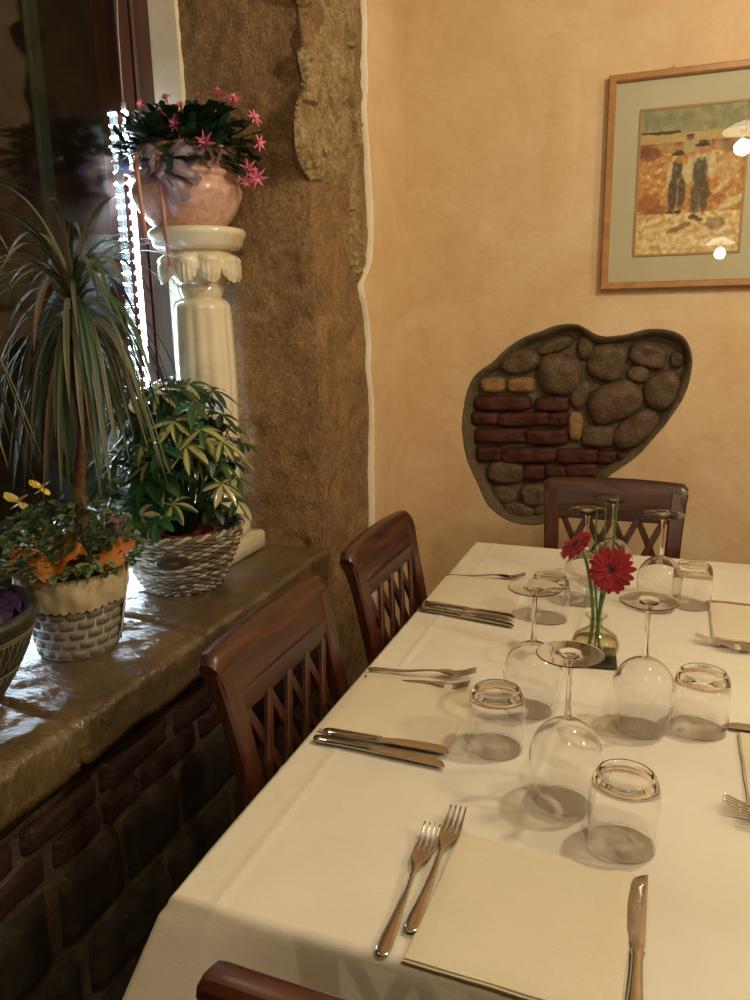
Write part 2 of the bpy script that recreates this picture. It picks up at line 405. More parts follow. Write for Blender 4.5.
# plaster face with the real opening cut through it
outer = [(-1.0, 0), (2.95, 0), (2.95, 2.75), (-1.0, 2.75)]
pts = [Vector(p) for p in outer]+[Vector((p.x, p.z)) for p in HOLE]
no, nh = 4, len(HOLE)
edges = [(i, (i+1) % 4) for i in range(4)]+[(no+i, no+(i+1) % nh) for i in range(nh)]
res = delaunay_2d_cdt(pts, edges, [], 0, 1e-5)
V2, _, F2 = res[0], res[1], res[2]
def inpoly(x, y, P):
    r = False
    for i in range(len(P)):
        a, c = P[i-1], P[i]
        if (a[1] > y) != (c[1] > y) and x < (c[0]-a[0])*(y-a[1])/(c[1]-a[1])+a[0]: r = not r
    return r
H2 = [(p.x, p.z) for p in HOLE]
b = MB(); fs = []
for f in F2:
    cx = sum(V2[i][0] for i in f)/len(f); cy = sum(V2[i][1] for i in f)/len(f)
    if not inpoly(cx, cy, H2): fs.append(tuple(f))
b.add([(v[0], YB, v[1]) for v in V2], fs)
P = []
cxh = sum(p[0] for p in H2)/len(H2); czh = sum(p[1] for p in H2)/len(H2)
for (dep, off) in ((0, 0), (.004, .001), (.075, .001)):
    P.append([(x+(cxh-x)*off*3, YB+dep, z+(czh-z)*off*3) for x, z in H2])
b.grid(P, False, True)
# body of the wall behind
b.box((-1.0, YB+.075, 0), (2.95, YB+.16, 2.75))
wb = tag(b.build('wall_back', 'plaster', smooth=False), 'ochre sponged plaster wall with an irregular opening onto old masonry', 'wall', kind='structure')
# mortar lip and bed
cx4, cy4 = 330, 290
def inset(P, d):
    R = []
    n = len(P)
    for i in range(n):
        a = Vector(P[i-2]); c = Vector(P[(i+2) % n]); t = (c-a).normalized(); nn = Vector((-t.y, t.x))
        R.append((P[i][0]+nn.x*d*(1+.5*N3(i*.13, 3, 1)), P[i][1]+nn.y*d*(1+.5*N3(i*.13, 3, 1))))
    return R
b = MB(); rows = []
for d, dep in ((-1, .003), (2, .001), (6, .003), (11, .010), (15, .022), (19, .038), (24, .048)):
    L = inset(OUTS, d)
    rows.append([w4(x, y)+Vector((0, dep+.004*N3(x*.04, y*.04, d*.1), 0)) for x, y in L])
b.grid(rows, False, True)
b.build('mortar_lip', 'lip', wb)
b = MB()
L = inset(OUTS, 26); xs = np.arange(30, 630, 6); zs = np.arange(40, 560, 6)
P = [[w4(x, y)+Vector((0, .047+.004*fbm(x*.03, y*.03, 0), 0)) for x in xs] for y in zs]
keep = MB(); keep.grid(P)
nv = len(xs); ff = []
for f in keep.f:
    i = f[0]; r, c_ = divmod(i, nv)
    if inpoly(xs[c_]+3, zs[r]+3, OUTS): ff.append(f)
keep.f = ff; keep.build('mortar_bed', 'mortar', wb)
def pebble(b, cx, cy, rx, ry, rot, sq, hgt, seed, base=.05):
    ca, sa = math.cos(math.radians(rot)), math.sin(math.radians(rot)); rows = []
    R = [0.02, .25, .45, .62, .76, .87, .94, .98, 1.0]
    for r in R:
        row = []
        for k in range(36):
            a = 2*PI*k/36
            c, s_ = math.cos(a), math.sin(a)
            q = (abs(c)**sq+abs(s_)**sq)**(-1/sq)
            q *= 1+.10*N3(c*1.2+seed, s_*1.2, seed*1.7)+.03*N3(c*4+seed, s_*4, 1)
            x = rx*1.07*r*q*c; y = ry*1.07*r*q*s_; X = cx+x*ca-y*sa; Y = cy+x*sa+y*ca
            h = hgt*(1-r**5)**.5*(1+.25*N3(X*.03, Y*.03, seed))
            row.append(w4(X, Y)+Vector((0, base-h, 0)))
        rows.append(row)
    b.grid(rows, False, True); b.f.append(tuple(len(b.v)-len(R)*36+k for k in range(36)))
def stone_obj(name, mat, L):
    b = MB()
    for i, a in enumerate(L): pebble(b, *a[:6], a[6], i*3.3+1)
    return b.build(name, mat, wb)
stone_obj('field_stones', 'cobble', [(188, 150, 50, 30, -10, 2.4, .034), (272, 112, 50, 17, -18, 2.2, .022), (285, 182, 52, 50, 5, 2.5, .038), (350, 115, 21, 30, 0, 2.4, .026), (402, 150, 47, 46, 5, 3, .036),
    (503, 136, 47, 31, 14, 2.4, .032), (478, 181, 28, 21, 0, 2.2, .028), (573, 146, 17, 20, 0, 2.3, .022), (541, 222, 48, 45, -20, 2.6, .034), (420, 250, 68, 47, -22, 2.5, .038),
    (336, 232, 21, 36, 20, 2.3, .026), (474, 316, 62, 36, -36, 2.5, .034), (379, 335, 40, 27, 0, 3, .03), (155, 422, 46, 27, 0, 2.6, .03), (222, 478, 32, 30, 0, 2.4, .03), (148, 478, 34, 22, 10, 2.4, .026),
    (182, 515, 40, 20, 10, 2.3, .024), (290, 470, 38, 30, 0, 2.4, .028), (250, 515, 34, 18, 0, 2.4, .02), (340, 450, 26, 22, 0, 2.4, .02)])
stone_obj('ochre_stones', 'ochre_stone', [(121, 208, 30, 18, 0, 4, .028), (190, 208, 33, 18, 0, 4, .028), (324, 310, 17, 34, 0, 3, .024)])
stone_obj('red_bricks', 'brick', [((x0+x1)/2, (y0+y1)/2, (x1-x0)/2+2.5, (y1-y0)/2+1.5, rnd.uniform(-1, 1), 5.0, .03) for x0, x1, y0, y1 in
    [(76, 214, 235, 270), (228, 306, 238, 272), (70, 134, 275, 304), (135, 258, 276, 308), (260, 304, 276, 308), (74, 198, 315, 350), (206, 302, 318, 354), (84, 140, 360, 394), (148, 276, 362, 398), (280, 378, 366, 400), (380, 425, 370, 400), (430, 475, 372, 395), (196, 250, 404, 440), (252, 300, 405, 434), (302, 378, 402, 432)]])

# left wall plaster beyond the stone pier, with its torn edge
EDGE = [(361, -40), (361, 0), (362, 30), (361.5, 54), (363, 80), (361, 108), (363.5, 140), (366, 178), (368, 215), (368, 243), (366.5, 262), (362, 274), (357.5, 284), (360, 298), (364, 319), (366, 345), (365, 368), (367.5, 390), (369, 411), (369, 459), (369.5, 540), (371, 640)]
E3 = [on_x(px+5, py, XW) for px, py in EDGE]
E3 = [Vector((XW, 2.0, 2.75))]+E3+[Vector((XW, E3[-1].y, 0))]
E3[0].y = E3[1].y
b = MB(); T = .017
rows = [[Vector((XS-.01, p.y-.001, p.z)) for p in E3], [Vector((XW-.003, p.y-.002, p.z)) for p in E3], [Vector((XW, p.y+.003, p.z)) for p in E3]]
b.grid(rows)
edge_bm = b
b = MB(); b.grid([[Vector((XW, p.y+.003, p.z)) for p in E3], [Vector((XW, YB, p.z)) for p in E3]])
b.grid([[Vector((XW-.25, 2.2, p.z)) for p in E3], [Vector((XW-.25, YB, p.z)) for p in E3]])
wl = tag(b.build('wall_left', 'plaster', smooth=False), 'strip of ochre plaster wall between stone pier and room corner', 'wall', kind='structure')
edge_bm.build('plaster_edge', 'plaster_edge', wl)

# stone pier: jamb face (y = YJ) and room face (x = XS)
YJ = 1.71
path = []
for k in range(56): path.append((-1.24+(XS-.012+1.24)*k/55, YJ, 0, -1))
for k in range(1, 6):
    a = PI/2*k/6; path.append((XS-.012+.012*math.sin(a), YJ+.012-.012*math.cos(a), math.sin(a), -math.cos(a)))
for k in range(60): path.append((XS, YJ+.012+.45*k/59, 1, 0))
EC = sorted((p.z, p.y) for p in [on_x(px, py, XS) for px, py in ((296, -60), (298, 0), (303, 80), (306, 150), (314, 230), (316, 300), (319, 380), (322, 450), (325, 540))])
def edge_y(z): return float(np.interp(z, [e[0] for e in EC], [e[1] for e in EC]))
rows = []
for j in range(0, 331):
    z = 2.75*j/330; row = []
    for (x, y, nx, ny) in path:
        s_ = x+y
        d = .004*fbm(s_*4, z*3, 1.3, 4)+.0035*fbm(s_*34, z*22, 4, 4)
        d += -.006*max(0, fbm(s_*9, z*9, 9, 4)-.25)*3
        y += (edge_y(z)+.012-YJ)*max(0, min(1, (x+1.05)/(XS+1.05)))*max(0, 1-(y-YJ)/.3)
        # torn upper rock on the room face
        if ny > -.9:
            k1 = min(1, max(0, (z-1.62+.07*N3(y*14, 0, 5))/.05)); k2 = 1-min(1, max(0, (y-2.0)/.05))
            rg = 1-abs(fbm(y*11+2, z*8, 2, 4)); fc = abs(N3(y*16, z*11, 7))
            d += k1*k2*(.020*rg-.012+.018*fc)
            kk = min(1, max(0, (z-1.55)/.03))*(1-min(1, max(0, (y-1.83)/.02)))
            d -= .012*(1-kk)*(1 if y < 1.78 else 0)*.2
        cn = math.exp(-((x-XS)**2+(y-edge_y(z)-.012)**2)/.0008)*.6
        d -= cn*(.008+.014*max(0, fbm(z*7, 2, 2, 4)))
        row.append((x+nx*d, y+ny*d, z))
    rows.append(row)
b = MB(); b.grid(rows)
tag(b.build('wall_pier', 'jamb'), 'rough brown limestone pier beside the window recess', 'wall', kind='structure')
# torn, paler rock standing proud on the upper part of the pier's room face
RK = [(296, -30), (303, 10), (318, 22), (300, 48), (304, 80), (297, 108), (298, 150), (312, 178), (330, 186), (342, 184), (346, 215), (350, 262), (356, 286), (357, 262), (356, 215), (356, 170), (358, 120), (352, 80), (354, 40), (350, -30)]
RKp = [on_x(px, py, XS) for px, py in RK]; RK2 = [(p.y, p.z) for p in smooth_loop([(p.y, p.z) for p in RKp], 4) for p in [Vector((0, p[0], p[1]))]]
def dist_in(y, z):
    if not inpoly(y, z, RK2): return -1
    return min(math.hypot(y-a, z-c) for a, c in RK2)
y0_, y1_ = min(p[0] for p in RK2), max(p[0] for p in RK2); z0_, z1_ = min(p[1] for p in RK2), max(p[1] for p in RK2)
ys_ = np.arange(y0_-.01, y1_+.01, .0045); zs_ = np.arange(z0_-.01, z1_+.01, .0055); P = []; Dm = {}
for i, z in enumerate(zs_):
    row = []
    for j, y in enumerate(ys_):
        d = dist_in(y, z); Dm[i, j] = d; k = max(0, min(1, (d+.002)/.028))**.6
        c1, pt = noise.voronoi(Vector((y*13, z*8, 3)))[0:2]
        facet = .5*N3(pt[0].x*3, pt[0].y*3, 1)+.35*(c1[1]-c1[0])+.3*(pt[0].y-z*8)
        row.append((XS-.004+k*(.020+.028*facet+.009*fbm(y*45, z*35, 2, 3)), y, z))
    P.append(row)
b = MB(); b.grid(P); nvv = len(ys_)
b.f = [f for f in b.f if Dm[divmod(f[0], nvv)] > -1 or Dm[divmod(f[2], nvv)] > -1]
tag(b.build('torn_rock', 'tornrock', bpy.data.objects['wall_pier'], angle=25), 'paler torn rock at the top of the pier')
# pale plaster strip between window frame and stone jamb
b = MB(); xs_ = [on_y(157, 50, YJ-.012).x, on_y(178, 50, YJ-.012).x]
rows = [[(xs_[0]-.03, YJ-.012, z), (xs_[1]+.003*N3(1, z*6, 0), YJ-.012, z), (xs_[1]+.004+.003*N3(1, z*6, 0), YJ+.01, z)] for z in np.linspace(SILL-.02, 2.75, 40)]
b.grid(rows); tag(b.build('trim_1', 'plaster_edge', smooth=False), 'pale plaster strip between window frame and stone jamb', 'trim', kind='structure')

# window sill slab with two joints
XF = -0.772; XG = -1.19
J1 = on_z(81, 720, SILL).y; J2 = on_z(222, 632, SILL).y
b = MB()
prof = []
for k in range(44): prof.append((XG-.02+(XF-.018-XG+.02)*k/43, SILL, 0, 1))
for k in range(1, 8):
    a = PI/2*k/8; prof.append((XF-.018+.018*math.sin(a), SILL-.018+.018*math.cos(a), math.sin(a), math.cos(a)))
for k in range(6): prof.append((XF, SILL-.018-.058*k/5, 1, 0))
prof.append((XF-.02, SILL-.08, 0, -1)); prof.append((XF-.09, SILL-.08, 0, -1))
ys = list(np.linspace(-.9, YJ+.01, 300)); rows = []
for y in ys:
    row = []
    for (x, z, nx, nz) in prof:
        d = .0035*fbm(x*5, y*4, z*5, 3)+.0018*fbm(x*22, y*22, z*22, 3)
        edge = max(0, 1-(XF-x)/.06)
        d += edge*(.006*fbm(x*14, y*9, z*14+3, 4)-.004)
        for J in (J1, J2, J2-1.05):
            jj = J+.05*(XF-x)+.012*N3(x*9, 0, J)
            d -= .010*math.exp(-((y-jj)/.0055)**2)
        d = max(d, -.016)
        row.append((x+nx*d, y, z+nz*min(d, .004)))
    rows.append(row)
b.grid(rows); tag(b.build('window_sill', 'sill'), 'worn shiny brown stone window sill carrying the plants', 'window sill', kind='structure')
# lower wall under the sill; brick and mortar colours carry its shade
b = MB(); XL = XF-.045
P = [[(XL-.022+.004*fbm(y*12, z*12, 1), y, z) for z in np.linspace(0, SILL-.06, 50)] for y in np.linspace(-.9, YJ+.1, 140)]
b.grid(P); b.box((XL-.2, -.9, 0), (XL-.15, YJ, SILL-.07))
lw_ = tag(b.build('wall_parapet', 'shademortar'), 'wall of bricks and stones below the window sill, bricks and mortar coloured dark for shade', 'wall', kind='structure')
def block(b, y0, y1, z0, z1, dep, seed):
    rows = []
    n1, n2 = 14, 8
    for i in range(n1+1):
        row = []
        for j in range(n2+1):
            u, v = i/n1, j/n2
            e = (1-abs(2*u-1)**9)*(1-abs(2*v-1)**6)
            y = y0+(y1-y0)*u+.003*N3(v*3, seed, u*2); z = z0+(z1-z0)*v+.003*N3(u*3, seed, v)
            row.append((XL-.026+.75*dep*max(0, e)**.35+.004*fbm(y*16, z*16, seed, 3)*e, y, z))
        rows.append(row)
    b.grid(rows)
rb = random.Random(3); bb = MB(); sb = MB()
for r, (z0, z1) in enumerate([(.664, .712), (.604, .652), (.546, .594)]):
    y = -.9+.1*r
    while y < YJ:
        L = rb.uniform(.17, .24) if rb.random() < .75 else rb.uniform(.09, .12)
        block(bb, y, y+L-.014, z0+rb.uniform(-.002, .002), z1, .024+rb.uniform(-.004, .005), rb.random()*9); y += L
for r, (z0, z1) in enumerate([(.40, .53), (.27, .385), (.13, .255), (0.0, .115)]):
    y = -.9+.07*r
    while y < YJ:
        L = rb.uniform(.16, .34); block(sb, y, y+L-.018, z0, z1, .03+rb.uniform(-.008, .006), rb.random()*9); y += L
bb.build('shade_toned_bricks', 'shadebrick', lw_); sb.build('rubble_blocks', 'rubble', lw_)

# window
XFc = -1.172; YS0, YS1 = 1.585, 1.705
b = MB()
b.box((XFc-.07, YS0, SILL), (XFc-.004, YS0+.045, 2.75), .004)
b.box((XFc-.07, YS0+.045, SILL), (XFc-.012, YS0+.052, 2.75))
b.box((XFc-.07, YS0+.052, SILL), (XFc, YS1, 2.75), .005)
wf = tag(b.build('window_1', 'winwood', smooth=False), 'dark reddish wooden window beside the dining table, night outside', 'window', kind='structure')
b = MB(); b.box((XFc-.07, -1.2, SILL), (XFc-.006, YS0, SILL+.05), .005); b.box((XFc-.07, -1.25, SILL), (XFc, -1.17, 2.75), .005); b.build('rail', 'winwood', wf, smooth=False)
b = MB(); b.box((XFc-.014, -1.17, SILL+.05), (XFc-.009, YS0+.004, 2.75)); b.build('pane', 'pane', wf, smooth=False)
b = MB(); b.box((-1.3, -3.2, 0), (-1.2, -1.25, 2.75)); tag(b.build('wall_window', 'plaster_room', smooth=False), 'plaster wall beyond the window', 'wall', kind='structure')
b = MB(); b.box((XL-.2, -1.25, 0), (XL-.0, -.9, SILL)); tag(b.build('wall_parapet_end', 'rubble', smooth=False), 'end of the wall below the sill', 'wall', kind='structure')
# outside: street wall across, with an added pale post for the pane's reflected band
b = MB(); b.box((-3.6, -3, -1), (-3.5, 7, 5)); tag(b.build('wall_street', 'outside', smooth=False), 'dark house wall across the lane outside the window', 'wall', kind='structure')
p0 = on_x(60, 100, -3.3); p1 = on_x(72, 100, -3.3)
b = MB(); b.box((-3.52, p0.y, -1), (-3.47, p1.y, 5), .01); tag(b.build('trim_2', 'outside_pale', smooth=False), 'pale post added outside, standing in for a band reflected in the window glass', 'trim', kind='structure')
sl = lamp('added_outside_light', (-1.9, 2.0, 3.6), 12.0, .1, (1, .8, .5))  # unseen lamp added outside to give the dark pane a brown glow

# ------------------------------------------------------------------ led strip hanging in the window
ls = thing('led_strip', 'glowing white LED light strip hanging in the window beside the flower column', 'light strip', (0, 0, 0))
XLs = XFc+.004; a0 = on_x(122, 112, XLs); a1 = on_x(148, 374, XLs)
yl = (a0.y+a1.y)/2
b = MB(); zt = a0.z; zb = SILL+.015
N = 42; pts = [(XLs, yl, zt-(zt-zb)*k/(N-1)) for k in range(N)]
for p in pts: b.lathe([(.0015, p[2]-.0055), (.0060, p[2]-.003), (.0072, p[2]), (.0060, p[2]+.003), (.0015, p[2]+.0055)], p[0], p[1], 10)
pts2 = [(XLs+.003, yl-.03-.024*k, SILL+.014) for k in range(34)]
for p in pts2: b.lathe([(.0015, p[2]-.0055), (.0060, p[2]-.003), (.0072, p[2]), (.0060, p[2]+.003), (.0015, p[2]+.0055)], p[0], p[1], 10)
b.build('diode_row', 'led', ls)
b = MB(); b.tube([(XLs+.001, yl+.004, zt+.004), (XLs+.001, yl+.004, zb), (XLs+.003, yl-.02, SILL+.008), (XLs+.003, yl-.86, SILL+.008)], .0052, 8); b.build('glowing_tube', 'ledtube', ls)
b = MB(); b.tube([on_x(115, -60, XLs), on_x(118, 30, XLs), on_x(123, 104, XLs)], .0016, 6)
b.tube([(XLs, yl, zt+.02), (XLs, yl, zt+.005)], .0055, 10); b.build('hanging_cord', 'grey_wire', ls)

# ------------------------------------------------------------------ pedestal column
CX, CY = -1.022, 1.605
pd = thing('pedestal_column', 'glazed cream marble-like pedestal column with fluted shaft standing on the stone sill', 'pedestal', (CX, CY, SILL))
b = MB()
def sqring(h, z, r=.012):
    R = []
    for sx, sy in ((1, 1), (-1, 1), (-1, -1), (1, -1)):
        a0_ = math.atan2(sy, sx)-PI/4
        for k in range(4): a = a0_+PI/2*k/3; R.append((sx*(h-r)+r*math.cos(a), sy*(h-r)+r*math.sin(a), z))
    return R
rows = [sqring(h, z) for h, z in ((.083, 0), (.088, .004), (.088, .040), (.084, .046), (.01, .047))]
b.grid(rows, False, True); b.f.append(tuple(range(16))[::-1]); b.build('plinth', 'marble', pd)
b = MB(); b.lathe([(.070, .046), (.080, .054), (.083, .066), (.080, .078), (.070, .086), (.066, .090), (.073, .098), (.076, .108), (.070, .120), (.060, .128), (.058, .138), (.064, .144), (.066, .152), (.060, .160)], seg=64)
b.build('base_moulding', 'marble', pd)
def flute(r, z, a):
    k = min(1, max(0, (z-.19)/.03))*min(1, max(0, (.60-z)/.03))
    return r-.0035*k*(1-abs(math.sin(a*7+.2)))**.8
prof = [(.055, .158), (.060, .165)]+[(.064+.006*math.sin(PI*t*.9), .17+.415*t) for t in np.linspace(0, 1, 40)]+[(.066, .592), (.060, .602), (.050, .608), (.045, .612)]
b = MB(); b.lathe(prof, seg=128, mod=flute); b.build('shaft', 'marble', pd)
def leafy(r, z, a):
    k = min(1, max(0, (z-.630)/.05)); k2 = min(1, max(0, (.705-z)/.02))
    return r*(1+.10*k*k2*(abs(math.cos(a*5))**.5-.5)+.02*k*math.cos(a*40))
b = MB(); b.lathe([(.045, .610), (.048, .614), (.050, .622), (.054, .640)], seg=120)
P = []
for t in np.linspace(0, 1, 14):
    row = []
    for k in range(160):
        a = 2*PI*k/160; sc = abs(math.cos(a*4.5))
        drop = .030*sc**.6
        if t < .5:   # outer hanging leaf lip
            q = t/.5; r = .093-.012*(1-sc)+.003*math.cos(a*54); z = .672-drop*(1-q)*1.0+.012*q
            if q < .2: r -= .004
        else:
            q = (t-.5)/.5; r = (.093-.012*(1-sc))*(1-q)+.070*q+.012*math.sin(PI*q)*sc; z = .684+.026*q
        row.append((r*math.cos(a), r*math.sin(a), z))
    P.append(row)
b.grid(P, False, True)
b.lathe([(.054, .640), (.066, .655), (.080, .675), (.074, .700), (.072, .714)], seg=80, cap=False)
b.build('leaf_capital', 'marble', pd)
b = MB(); b.lathe([(.068, .712), (.090, .714), (.099, .722), (.103, .738), (.107, .742), (.109, .750), (.107, .757), (.102, .759), (.01, .759)], seg=80); b.build('top_disc', 'marble', pd)
ZT = SILL+.759

# ------------------------------------------------------------------ pink pot with christmas cactus on the column
PX, PY = CX-.016, CY-.005
fp = thing('christmas_cactus', 'pink flowering cactus in a pink pot with a bow on top of the column', 'potted plant', (PX, PY, ZT))
b = MB(); b.lathe([(.070, 0), (.078, .003), (.090, .016), (.108, .040), (.119, .066), (.121, .080), (.116, .094), (.110, .101), (.114, .104), (.119, .108), (.119, .114), (.113, .118), (.104, .119), (.100, .126), (.104, .142), (.116, .164), (.112, .165), (.100, .145), (.095, .126), (.095, .11), (.01, .105)], seg=72)
pot = b.build('pot', 'pinkpot', fp)
b = MB()
for sgn in (-1,):
    b.tube([(-.098, -.055, .118), (-.116, -.068, .125), (-.124, -.074, .112), (-.118, -.070, .096)], [.008, .010, .010, .008], 10)
b.build('handle', 'whiteglaze', pot)
b = MB(); b.lathe([(.1, .12), (.05, .135), (.01, .14)], seg=30, cap=False); b.build('soil', 'soil', fp)
rc = random.Random(21); b = MB(); tips = []
def cactus_seg(b, p, d, sd, L, W, c):
    pts = [p+d*(L*t) for t in (0, .18, .34, .42, .60, .68, .85, 1)]
    b.ribbon(pts, [W*.25, W*.85, W, W*.72, W*1.02, W*.75, W*.95, W*.3], sd, cols=(c, tuple(x*1.25 for x in c)), fold=.25)
for i in range(420):
    a = rc.uniform(0, 2*PI); el = rc.uniform(.05, 1.35); rr = rc.uniform(0, .09)
    p = Vector((rr*math.cos(a), rr*math.sin(a), .150+.02*(rr < .05))); d = Vector((math.cos(a)*math.cos(el), math.sin(a)*math.cos(el), math.sin(el)))
    sd = Vector((-math.sin(a+rc.uniform(-.8, .8)), math.cos(a), rc.uniform(-.4, .4)))
    n = rc.choice((3, 3, 4, 4)) if el < .8 else rc.choice((2, 3, 3)); drop = rc.uniform(.10, .45)*(1.15-el*.45)
    for k in range(n):
        L = rc.uniform(.024, .034); g = rc.uniform(.6, 1.2)
        cactus_seg(b, p, d, sd, L, rc.uniform(.014, .020), (.020*g, .050*g, .022*g))
        p = p+d*L; d = (d+Vector((0, 0, -drop))+Vector((rc.uniform(-.15, .15),)*3)*.5).normalized()
        if p.y > .065: d = (d+Vector((0, -.9, .1))).normalized()
        if p.x < -.085: d = (d+Vector((.9, 0, .1))).normalized()
    tips.append((p.copy(), d.copy()))
b.build('foliage', 'leaf', fp)
def cactus_flower(p, d, s, name='flower'):
    f = MB(); d = d.normalized(); u = d.orthogonal().normalized(); v = d.cross(u)
    f.tube([p-d*.018*s, p, p+d*.008*s], [.002*s, .0045*s, .003*s], 7, c=(.60, .05, .16))
    for ring, (n, out, L) in enumerate(((6, .55, .020), (7, 1.25, .022), (6, 1.0, .014))):
        for k in range(n):
            a = 2*PI*(k+.5*ring)/n; o = u*math.cos(a)+v*math.sin(a)
            p0 = p+d*(.004*(1-ring)*s+.004*s); p1 = p0+(o*out+d*.5)*L*.5*s; p2 = p1+(o*out+d*(-.1 if ring else .5))*L*.6*s
            f.ribbon([p0, p0*.5+p1*.5, p1, p2], [.003*s, .0075*s, .0075*s, .001*s], d.cross(o), cols=((.72, .10, .24), (.85, .30, .42)), fold=.2)
    f.tube([p+d*.006*s, p+d*.022*s], .0012*s, 5, c=(.9, .75, .75))
    return f.build(name, 'petal', fp)
FL = [((152, 127), 1.15, (-.5, -1, .3)), ((177, 125), 1.15, (-.2, -1, .2)), ((207, 143), 1.25, (0, -1, -.1)), ((163, 113), 1, (-.3, -.6, .6)), ((218, 95), 1, (.1, -.3, 1)), ((233, 101), 1, (.4, -.4, .8)),
      ((181, 107), .9, (0, -.4, .9)), ((166, 99), .85, (-.3, -.2, 1)), ((253, 119), 1, (.9, -.3, .4)), ((258, 143), .9, (1, -.5, -.1)), ((256, 176), 1.3, (.7, -.6, -.7)), ((248, 168), 1.1, (.6, -.8, -.5)), ((164, 141), .8, (-.3, -1, -.4)), ((183, 142), .8, (0, -1, -.4)), ((141, 104), .7, (-1, -.2, .5)), ((198, 98), .7, (0, -.2, 1)), ((246, 180), .9, (.5, -.5, -.9))]
FLQ = []
for (px, py), s_, d in FL:
    dx = (px-195)/400*1.0; off = math.sqrt(max(.0, .0169-dx*dx))*.75
    q = on_y(px, py, PY-off)-Vector((PX, PY, ZT)); FLQ.append((q, Vector(d)))
    cactus_flower(q, Vector(d), s_*.68)
b = MB()
for q, d in FLQ:
    a = math.atan2(q.y, q.x); st0 = Vector((.012*math.cos(a), .012*math.sin(a), .15)); e_ = q-d.normalized()*.012; top = (st0+e_)/2+Vector((0, 0, .035))
    for off in (-.5, 0, .5):
        oo = Vector((-math.sin(a), math.cos(a), 0))*off*.03
        pts = [(st0*(1-t)**2+top*2*t*(1-t)+(e_+oo)*t*t) for t in np.linspace(0, 1, 5 if off else 5)]
        for p_, n_ in zip(pts, pts[1:]):
            dd = n_-p_; cactus_seg(b, p_, dd.normalized(), Vector((-math.sin(a), math.cos(a), .3*off)), dd.length*1.05, .016, (.020, .052, .022))
b.build('flowering_stems', 'leaf', fp)
# bow, ribbons
def loop(b, base, tip, wid, puff, side):
    base, tip, puff, side = map(Vector, (base, tip, puff, side)); P = []
    pts = [base+(tip-base)*t+puff*math.sin(PI*t) for t in np.linspace(0, 1, 8)]+[tip+(base-tip)*t-puff*.6*math.sin(PI*t) for t in np.linspace(.1, 1, 8)]
    b.ribbon(pts, [wid*(.35+.65*math.sin(PI*min(1, abs(k/(len(pts)-1)*2-1) < 1 and (1-abs(k/(len(pts)-1)*2-1))*.9+.1))) for k in range(len(pts))], side)
kn = Vector((-.035, -.118, .140))
b = MB()
for tip, w_, pf in (((.055, -.125, .15), .035, (0, -.02, .015)), ((.045, -.13, .105), .03, (0, -.02, 0)), ((-.075, -.095, .155), .03, (0, -.02, .01)), ((-.02, -.13, .09), .03, (0, -.015, 0)), ((-.062, -.12, .105), .026, (0, -.015, 0))):
    loop(b, kn, tip, w_, pf, (.2, .3, 1))
for e in ((.02, -.135, .06), (.0, -.14, .05), (.048, -.13, .095)):
    b.ribbon([kn, kn*.5+Vector(e)*.5+Vector((0, -.012, .01)), Vector(e)], [.01, .03, .022], (1, .2, .3))
b.lathe([(.002, .133), (.008, .137), (.009, .143), (.002, .148)], kn.x, kn.y-.004, 10)
bow = b.build('bow', 'bow', fp, solid=.0006); bow.rotation_euler.z = math.radians(24); bow.location.z = -.014; tag(bow, 'grey-mauve organza bow')
b = MB()
for i, (x0, x1, z1, w_) in enumerate(((-.078, -.068, -.028, .009), (-.034, -.026, -.075, .007))):
    yy = -.130
    pts = [(x0, -.12, .150), (x0, yy-.004, .11), (x0+.3*(x1-x0), yy-.006, .06), (x0+.7*(x1-x0), yy-.006, .0), (x1, yy-.004, z1)]
    b.ribbon(pts, [w_]*5, (1, -.1, 0))
b.ribbon([(-.085, -.09, .158), (-.06, -.118, .162), (-.035, -.125, .152), (-.01, -.122, .148)], [.010]*4, (0, 0, 1))
b.tube([(-.03, -.126, .11), (-.022, -.130, .05), (-.035, -.13, .0), (-.024, -.135, -.06), (-.014, -.13, -.10)], .0012, 5)
rb_ = b.build('ribbon', 'ribbon', fp, solid=.0006); rb_.rotation_euler.z = math.radians(24); rb_.location.z = -.012
b = MB(); loop(b, (-.098, -.07, .148), (-.122, -.075, .150), .03, (0, -.012, 0), (0, 0, 1)); bl_ = b.build('blue_bow_loop', 'bluebow', fp, solid=.0006); bl_.rotation_euler.z = math.radians(14); bl_.location.z = -.014
# cellophane collar
b = MB(); P = []
for t in np.linspace(0, 1, 5):
    P.append([((.108+.018*t+.005*t*math.sin(a*11))*math.cos(a), (.108+.018*t+.005*t*math.sin(a*11))*math.sin(a), .122+.045*t+.006*t*math.sin(a*7)) for a in np.linspace(-1.9, .3, 50)])
b.grid(P); b.build('cellophane_collar', 'cello', fp)

# ------------------------------------------------------------------ wicker basket with variegated schefflera
def wicker(b, prof, cx, cy, rows, stakes, rad, amp, seed, ex=1.0, palette=None, segs=8):
    rr = random.Random(seed)
    for i in range(rows):
        t = i/(rows-1); k = t*(len(prof)-1); j = min(int(k), len(prof)-2); u = k-j
        r = prof[j][0]*(1-u)+prof[j+1][0]*u; z = prof[j][1]*(1-u)+prof[j+1][1]*u
        n = stakes*4; pts = []
        ph = (i % 2)*PI
        for q in range(n):
            a = 2*PI*q/n; ro = r+amp*math.cos(a*stakes/1+ph)
            pts.append((cx+ro*ex*math.cos(a), cy+ro*math.sin(a), z+.0012*N3(a*3+i, i, seed)*2))
        c = rr.choice(palette)
        st = len(b.v); b.tube(pts, rad*rr.uniform(.85, 1.15), 5, closed=True)
        for q in range(n):
            cc = palette[int(abs(noise.cell(Vector((q/7.0+i*3.7, i*1.3, seed)))*97)) % len(palette)] if True else c
            for m_ in range(5): b.c[st+q*5+m_] = cc
BXc, BYc = -.968, 1.375
